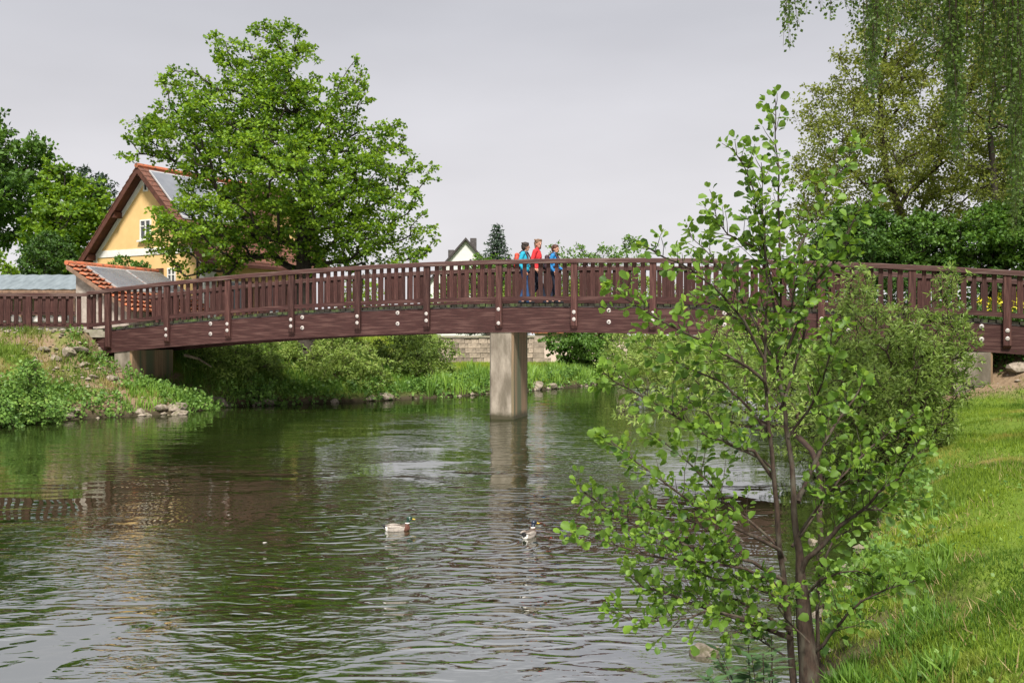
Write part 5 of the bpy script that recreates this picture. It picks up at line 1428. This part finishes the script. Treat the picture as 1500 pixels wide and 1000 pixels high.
# driftwood: reddish sticks in the shallows behind the alder
for i in range(4):
    x = (1015, 1045, 1080, 1105)[i]; y = random.uniform(745, 800)
    D_ = EYE * F / (y - HZ); p = P(x, y, D_); p[2] = .0
    a_ = random.uniform(-.5, .6); L_ = random.uniform(.3, .8)
    m_ = MB(); m_.tube([(-L_ / 2, 0, 0), (0, .04, .05), (L_ / 2, .02, random.uniform(-.02, .14))], [.008, .007, .004], 5)
    o = m_.build('driftwood_stick', M['twig'], None, loc=tuple(p), rot=(0, 0, a_)); tag(o, 'thin brown stick in the shallows behind the alder, ' + ('leftmost of four', 'second from the left of four', 'second from the right of four', 'rightmost of four')[i], 'stick', 'driftwood sticks in the shallows')
p = P(388, 795, EYE * F / (795 - HZ)); p[2] = .005
fm = rock_mesh('floating_foam', 51, 2, .4, .3, 'palestone'); o = link('floating_foam', fm, None, tuple(p)); o.scale = (.05, .03, .03); tag(o, 'tiny pale scrap floating on the river left of the ducks', 'debris')
# dead branch on the bank under the willows
m_ = MB(); m_.tube([P(270, 520, 31), P(290, 525, 31), P(310, 537, 30.6)], [.05, .04, .02], 6); o = m_.build('fallen_branch', M['bark_pale']); tag(o, 'pale fallen branch leaning on the bank behind the abutment', 'branch')

# ------------------------------------------------------------------ people
def solid(name, shapes, material, parent, voxel=.012, smooth_it=2, paint=None, mats=None, loc=None, rz=0):
    """closed body: overlapping tapered capsules and ellipsoids fused into one skin"""
    bm = bmesh.new()
    for s in shapes:
        if s[0] == 'c':
            _, a_, c_, r0, r1 = s; a_ = np.array(a_, float); c_ = np.array(c_, float)
            n_ = max(2, int(np.linalg.norm(c_ - a_) / (min(r0, r1) * .5)) + 1)
            n_ = min(n_, 26)
            for f in np.linspace(0, 1, n_):
                r = r0 * (1 - f) + r1 * f; p = a_ * (1 - f) + c_ * f
                bmesh.ops.create_icosphere(bm, subdivisions=2 if r > .02 else 1, radius=r, matrix=Matrix.Translation(p))
        else:
            _, c_, rr, rot = s if len(s) == 4 else (*s, (0, 0, 0))
            mt = Matrix.Translation(c_) @ Matrix.Rotation(rot[2], 4, 'Z') @ Matrix.Rotation(rot[1], 4, 'Y') @ Matrix.Rotation(rot[0], 4, 'X') @ Matrix.Diagonal((*rr, 1))
            bmesh.ops.create_icosphere(bm, subdivisions=3, radius=1, matrix=mt)
    me = bpy.data.meshes.new(name + '_raw'); bm.to_mesh(me); bm.free()
    o = bpy.data.objects.new(name, me); COL.objects.link(o)
    r = o.modifiers.new('r', 'REMESH'); r.mode = 'VOXEL'; r.voxel_size = voxel
    sm_ = o.modifiers.new('s', 'SMOOTH'); sm_.iterations = smooth_it; sm_.factor = .5
    dg = bpy.context.evaluated_depsgraph_get(); me2 = bpy.data.meshes.new_from_object(o.evaluated_get(dg))
    o.modifiers.clear(); o.data = me2; me2.name = name; bpy.data.meshes.remove(me)
    me2.materials.clear()
    for m in (mats or [material]): me2.materials.append(m)
    me2.polygons.foreach_set('use_smooth', np.ones(len(me2.polygons), bool))
    if paint is not None:
        idx = [paint(p.center) for p in me2.polygons]; me2.polygons.foreach_set('material_index', idx)
    if parent is not None: o.parent = parent
    if loc is not None: o.location = loc
    o.rotation_euler = (0, 0, rz)
    return o
M['skin'] = mat('skin', (0.50, 0.27, 0.19), (0.45, 0.23, 0.16), 8, 0.55)
M['hair_dark'] = mat('dark_hair', (0.045, 0.03, 0.025), (0.02, 0.015, 0.012), 60, 0.6)
M['hair_brown'] = mat('light_brown_hair', (0.20, 0.12, 0.075), (0.12, 0.07, 0.04), 60, 0.6)
M['hair_red'] = mat('reddish_brown_hair', (0.10, 0.04, 0.025), (0.06, 0.025, 0.015), 60, 0.6)
M['teal'] = mat('teal_jacket', (0.02, 0.35, 0.50), (0.015, 0.26, 0.40), 8, 0.7, .004)
M['red'] = mat('red_jacket', (0.62, 0.035, 0.04), (0.48, 0.02, 0.03), 8, 0.7, .004)
M['blue'] = mat('blue_jacket', (0.02, 0.20, 0.46), (0.015, 0.14, 0.36), 8, 0.7, .004)
M['jeans'] = mat('blue_jeans', (0.035, 0.09, 0.22), (0.02, 0.055, 0.14), 10, 0.85)
M['navy'] = mat('navy_trousers', (0.025, 0.03, 0.055), (0.015, 0.018, 0.03), 10, 0.85)
M['black'] = mat('black_cloth', (0.018, 0.018, 0.022), (0.01, 0.01, 0.013), 10, 0.8)
M['packred'] = mat('red_orange_nylon', (0.50, 0.07, 0.035), (0.36, 0.04, 0.03), 8, 0.6)
M['packdark'] = mat('dark_plum_nylon', (0.06, 0.03, 0.04), (0.035, 0.02, 0.025), 8, 0.6)
M['eye'] = mat('dark_eye', (0.02, 0.015, 0.012), (0.02, 0.015, 0.012), 5, 0.2)
M['lip'] = mat('lips', (0.40, 0.14, 0.11), (0.36, 0.12, 0.10), 5, 0.5)

def person(label, xpx, tt, H, top, legs, hair, hairlong, head_turn, pack, step, pack_label, name_top='jacket'):
    # where on the deck the walker stands
    ks = np.linspace(4, 9, 2001); w_ = B0[None, :] + U[None, :] * ((ks - 6) * LB)[:, None] + Vv[None, :] * tt
    i = np.argmin(np.abs(750 + F * w_[:, 0] / w_[:, 1] - xpx)); k = ks[i]; q = w_[i]
    root = empty('person', (q[0], q[1], ztop(k) - 1.130), -TH)
    tag(root, label, 'person')
    S = H / 1.75
    def v(*a): return tuple(c * S for c in a)
    # joints: x forward, y left
    hipR, hipL = (0, -.09, .93), (0, .09, .93)
    kR = (.13 * step, -.09, .52); aR = (.24 * step, -.09, .09)
    kL = (-.02 * step, .09, .50); aL = (-.30 * step, .09, .13)
    shR, shL = (-.01, -.185, 1.40), (-.01, .185, 1.40)
    eR = (-.09, -.235, 1.13); wR = (.06, -.235, .93)
    eL = (.0, .235, 1.12); wL = (.20, .20, 1.02)
    ht = head_turn
    hc = np.array([.035, 0, 1.60]); fx = np.array([math.cos(ht), math.sin(ht), 0]); fy = np.array([-math.sin(ht), math.cos(ht), 0])
    def hd(f, s_, u): p = hc + fx * f + fy * s_ + np.array([0, 0, u]); return tuple(p * S)
    sk = [('e', hd(0, 0, .015), v(.098, .078, .108), (0, 0, ht)), ('e', hd(.028, 0, -.055), v(.062, .055, .062), (0, 0, ht)), ('c', v(-.01, 0, 1.40), hd(-.02, 0, -.06), .056 * S, .052 * S),
          ('c', hd(.088, 0, .02), hd(.112, 0, -.018), .012 * S, .016 * S), ('e', hd(.0, .078, -.005), v(.022, .010, .032), (0, 0, ht)), ('e', hd(.0, -.078, -.005), v(.022, .010, .032), (0, 0, ht)), ('e', hd(.082, 0, .04), v(.02, .05, .014), (0, 0, ht)),
          ('e', v(0, 0, 1.24), v(.105, .155, .20)), ('e', v(0, 0, 1.02), v(.10, .14, .16)),
          ('c', v(*hipR), v(*kR), .080 * S, .052 * S), ('c', v(*kR), v(*aR), .052 * S, .036 * S), ('c', v(*hipL), v(*kL), .080 * S, .052 * S), ('c', v(*kL), v(*aL), .052 * S, .036 * S),
          ('c', v(*aR), v(aR[0] + .15, aR[1], .04), .036 * S, .03 * S), ('c', v(*aL), v(aL[0] + .13, aL[1], .05), .036 * S, .03 * S),
          ('c', v(*shR), v(*eR), .046 * S, .036 * S), ('c', v(*eR), v(*wR), .036 * S, .026 * S), ('c', v(*shL), v(*eL), .046 * S, .036 * S), ('c', v(*eL), v(*wL), .036 * S, .026 * S)]
    for (wr, el, sy) in ((wR, eR, -1), (wL, eL, 1)):
        wr = np.array(wr); d_ = unit(wr - np.array(el)); side_ = unit(np.cross(d_, np.array([0, 1.0, 0]))); up_ = np.array([0, 1.0, 0]) * sy
        pal = wr + d_ * .05
        sk.append(('c', tuple(wr * S), tuple((wr + d_ * .08) * S), .026 * S, .030 * S))
        for j, (o2, ln_) in enumerate(((-.027, .060), (-.009, .072), (.009, .066), (.026, .050))):
            b_ = wr + d_ * .09 + side_ * o2; c_ = b_ + d_ * ln_ * .5 - up_ * .006; e_ = c_ + d_ * ln_ * .4 - up_ * .022
            sk.append(('c', tuple(b_ * S), tuple(c_ * S), .0095 * S, .009 * S)); sk.append(('c', tuple(c_ * S), tuple(e_ * S), .009 * S, .0075 * S))
        b_ = wr + d_ * .04 - side_ * .03; sk.append(('c', tuple(b_ * S), tuple((b_ + d_ * .045 - side_ * .025) * S), .011 * S, .009 * S))
    solid('body', sk, M['skin'], root, .0085, 2)
    for s_ in (-1, 1):
        m_ = bpy.data.meshes.new('eye'); bm = bmesh.new(); bmesh.ops.create_icosphere(bm, subdivisions=2, radius=.012 * S); bm.to_mesh(m_); bm.free(); m_.materials.append(M['eye'])
        link('eye', m_, root, hd(.088, .032 * s_, .012))
    solid('mouth', [('c', hd(.082, -.024, -.062), hd(.082, .024, -.062), .008 * S, .008 * S), ('e', hd(.088, 0, -.062), v(.008, .018, .008), (0, 0, ht))], M['lip'], root, .004, 1)
    # hair
    hs_ = [('e', hd(-.018, 0, .052), v(.108, .094, .098), (0, 0, ht)), ('e', hd(-.055, 0, .0), v(.075, .088, .10), (0, 0, ht)), ('e', hd(.04, 0, .105), v(.055, .06, .03), (0, 0, ht))]
    if hairlong: hs_ += [('c', hd(-.03, .075, .03), hd(-.03, .07, -.10), .035 * S, .028 * S), ('c', hd(-.03, -.075, .03), hd(-.03, -.07, -.10), .035 * S, .028 * S), ('c', hd(-.07, 0, .0), hd(-.075, 0, -.12), .06 * S, .045 * S)]
    for q_ in range(14): 
        a_ = random.uniform(1.2, 5.0); hs_.append(('e', hd(-.02 + .09 * math.cos(a_), .085 * math.sin(a_), random.uniform(.02, .13)), v(.028, .028, .022)))
    solid('hair', hs_, M[hair], root, .009, 1)
    jk = [('e', v(-.005, 0, 1.27), v(.128, .182, .19)), ('e', v(0, 0, 1.10), v(.13, .17, .17)), ('e', v(0, 0, .98), v(.132, .175, .12)), ('c', v(-.01, -.13, 1.41), v(-.01, .13, 1.41), .072 * S, .072 * S), ('c', v(-.012, 0, 1.40), v(.0, 0, 1.475), .082 * S, .066 * S),
          ('c', v(*shR), v(*eR), .068 * S, .055 * S), ('c', v(*eR), tuple((np.array(eR) * .15 + np.array(wR) * .85) * S), .055 * S, .042 * S), ('c', v(*shL), v(*eL), .068 * S, .055 * S), ('c', v(*eL), tuple((np.array(eL) * .15 + np.array(wL) * .85) * S), .055 * S, .042 * S)]
    for q_ in range(10): jk.append(('c', v(.115, random.uniform(-.1, .1), random.uniform(.95, 1.3)), v(.02, -.16, random.uniform(.95, 1.3)), .014, .018))
    solid(name_top, jk, M[top], root, .012, 2)
    tr_ = [('e', v(0, 0, .93), v(.118, .162, .12)), ('c', v(*hipR), v(*kR), .096 * S, .066 * S), ('c', v(*kR), v(aR[0], aR[1], aR[2] - .02), .066 * S, .058 * S), ('c', v(*hipL), v(*kL), .096 * S, .066 * S), ('c', v(*kL), v(aL[0], aL[1], aL[2] - .02), .066 * S, .058 * S)]
    solid('trousers', tr_, M[legs], root, .012, 2)
    for a_, z_ in ((aR, .045), (aL, .055)):
        solid('shoe', [('c', v(a_[0] - .03, a_[1], z_ + .01), v(a_[0] + .16, a_[1], z_ - .0), .046 * S, .040 * S), ('c', v(a_[0], a_[1], z_ + .05), v(a_[0] + .0, a_[1], z_ + .01), .046 * S, .046 * S)], M['black'], root, .01, 1)
    if pack:
        pr_ = empty('backpack', (root.location.x, root.location.y, root.location.z), -TH); tag(pr_, pack_label, 'backpack')
        bx_ = [('e', v(-.21, 0, 1.22), v(.095, .145, .225)), ('e', v(-.20, 0, 1.10), v(.11, .15, .14)), ('e', v(-.22, 0, 1.38), v(.07, .12, .07))]
        solid('bag', bx_, M[pack], pr_, .012, 2)
        solid('pocket', [('e', v(-.305, 0, 1.12), v(.045, .10, .11))], M['packdark' if pack == 'packred' else 'black'], pr_, .01, 1)
        for s_ in (-1, 1):
            m_ = MB(); pts = [v(-.13, .10 * s_, 1.42), v(-.05, .105 * s_, 1.492), v(.06, .11 * s_, 1.46), v(.125, .12 * s_, 1.33), v(.13, .135 * s_, 1.20), v(.04, .19 * s_, 1.08), v(-.13, .13 * s_, 1.04)]
            m_.tube(pts, [.02] * 7, 6); m_.build('strap', M['packdark'], pr_, smooth=True)
    return root
person('walker in teal jacket and blue jeans, leftmost of the three on the bridge', 768.5, 1.0, 1.68, 'teal', 'jeans', 'hair_dark', False, .5, 'packred', .5, 'red backpack with dark pocket worn by the walker in teal')
person('walker in red jacket with light brown hair, middle of three on the bridge', 787, 1.45, 1.80, 'red', 'navy', 'hair_brown', True, -.75, None, 1.0, '')
person('walker in blue jacket, front one of the three on the bridge', 812, 1.05, 1.60, 'blue', 'navy', 'hair_red', False, -.35, 'packdark', .45, 'dark plum backpack worn by the walker in blue')

# ------------------------------------------------------------------ ducks
M['d_grey'] = mat('pale_grey_feathers', (0.36, 0.32, 0.28), (0.22, 0.19, 0.17), 40, 0.8)
M['d_white'] = mat('white_feathers', (0.75, 0.72, 0.68), (0.6, 0.58, 0.55), 30, 0.8)
M['d_brown'] = mat('chestnut_breast', (0.10, 0.04, 0.025), (0.06, 0.025, 0.018), 30, 0.7)
M['d_black'] = mat('black_tail', (0.015, 0.014, 0.014), (0.01, 0.01, 0.01), 20, 0.5)
M['d_green'] = mat('glossy_green_head', (0.004, 0.035, 0.016), (0.003, 0.018, 0.012), 20, 0.3, spec=.7)
M['d_blue'] = mat('glossy_blue_green_head', (0.004, 0.012, 0.032), (0.003, 0.008, 0.02), 20, 0.3, spec=.7)
M['d_back'] = mat('grey_brown_wing', (0.12, 0.09, 0.07), (0.07, 0.055, 0.045), 30, 0.8)
M['d_bill'] = mat('yellow_bill', (0.55, 0.42, 0.05), (0.45, 0.33, 0.04), 20, 0.4)
def duck(label, xpx, ypx, heading, scale, headm, hturn):
    D_ = EYE * F / (ypx - HZ); p = P(xpx, ypx, D_)
    root = empty('mallard', (p[0], p[1], .0), heading); root.scale = (scale,) * 3
    tag(root, label, 'duck')
    ca, sa = math.cos(hturn), math.sin(hturn)
    hx = .185
    def hp(f, s_, u): return (hx + ca * f - sa * s_, sa * f + ca * s_, u)
    shapes = [('e', (-.02, 0, .035), (.20, .095, .075)), ('e', (.11, 0, .045), (.095, .08, .07)), ('e', (-.16, 0, .065), (.10, .06, .04), (0, .25, 0)), ('c', (-.20, 0, .075), (-.285, 0, .115), .032, .012),
              ('c', (.145, 0, .07), (.175, 0, .17), .048, .033), ('e', hp(.012, 0, .205), (.052, .037, .040), (0, 0, hturn))]
    mats_ = [M['d_grey'], M['d_brown'], M['d_black'], M[headm], M['d_white'], M['d_back']]
    def paint(c):
        x, y, z = c
        if z > .138 and x > .1: return 3
        if z > .124 and x > .1: return 4
        if x > .10 + .25 * (z - .02): return 1
        if x < -.215: return 2
        if x < -.18: return 4 if z < .08 else 2
        if z > .078: return 5
        return 0
    solid('body', shapes, None, root, .008, 3, paint, mats_)
    for s_ in (-1, 1):
        solid('wing', [('e', (-.04, s_ * .078, .075), (.135, .018, .036), (0, .12, 0)), ('c', (-.13, s_ * .065, .085), (-.225, s_ * .028, .105), .018, .006)], M['d_grey'], root, .007, 2)
    solid('bill', [('c', hp(.055, 0, .198), hp(.098, 0, .186), .013, .011), ('e', hp(.095, 0, .186), (.018, .015, .007), (0, 0, hturn))], M['d_bill'], root, .004, 1)
    m_ = bpy.data.meshes.new('eye'); bm = bmesh.new(); bmesh.ops.create_icosphere(bm, subdivisions=1, radius=.006); bm.to_mesh(m_); bm.free(); m_.materials.append(M['d_black'])
    for s_ in (-1, 1): link('eye', m_, root, hp(.035, .033 * s_, .212))
duck('green-headed duck swimming to the right, left one of the two ducks', 583, 777, .12, .66, 'd_green', .1)
duck('blue-headed duck swimming away with its head turned right, the right one of the two ducks', 775, 786, 1.15, .66, 'd_blue', -.75)

# loose rubble on the bare parts of the banks: too many small pieces to count
def rubble(region, n, smin, smax, accept):
    xs, ys = region(n); z, d, isl = ground_z(xs, ys); k = accept(xs, ys, z, d, isl); xs, ys, z = xs[k], ys[k], z[k]
    tv = np.array([(0, 0, .5), (.5, 0, .1), (.15, .45, .05), (-.42, .3, .12), (-.4, -.32, .02), (.2, -.45, .12), (.05, 0, -.4)], float)
    tf = [(0, 1, 2), (0, 2, 3), (0, 3, 4), (0, 4, 5), (0, 5, 1), (6, 2, 1), (6, 3, 2), (6, 4, 3), (6, 5, 4), (6, 1, 5)]
    m__ = len(xs); S_ = rng.uniform(smin, smax, m__) * rng.uniform(.5, 1.2, m__); az = rng.uniform(0, 6.28, m__)
    V_ = tv[None] * S_[:, None, None] * rng.uniform(.65, 1.3, (m__, 7, 1)) * np.array([1, .8, .6])
    c_, s_ = np.cos(az)[:, None], np.sin(az)[:, None]
    X_ = V_[:, :, 0] * c_ - V_[:, :, 1] * s_ + xs[:, None]; Y_ = V_[:, :, 0] * s_ + V_[:, :, 1] * c_ + ys[:, None]; Z_ = V_[:, :, 2] + z[:, None] + .1 * S_[:, None]
    tl = np.array(tf).ravel(); L_ = (np.arange(m__)[:, None] * 7 + tl[None]).ravel()
    tag(link('rubble', mesh_np('rubble', np.stack([X_, Y_, Z_], -1).reshape(-1, 3), L_, np.full(m__ * 10, 3), M['stone'])), kind='stuff')
rubble(rect(-17, -9.5, 26, 30), 900, .04, .20, lambda x, y, z, d, isl: isl & (d > .5) & (vnoise(x * .9, y * .9, 61) > .42))
rubble(rect(-14, 5, 22.5, 48), 9000, .08, .28, lambda x, y, z, d, isl: isl & (d > -.12) & (d < .12) & (vnoise(x * .8, y * .8, 62) > .45))
rubble(rect(1.5, 9, 5, 23), 5000, .03, .14, lambda x, y, z, d, isl: (~isl) & (d > -.12) & (d < .15) & (vnoise(x * .9, y * .9, 63) > .4))
rubble(rect(10, 15, 21.8, 24.5), 300, .03, .14, lambda x, y, z, d, isl: (~isl) & (z > .9))
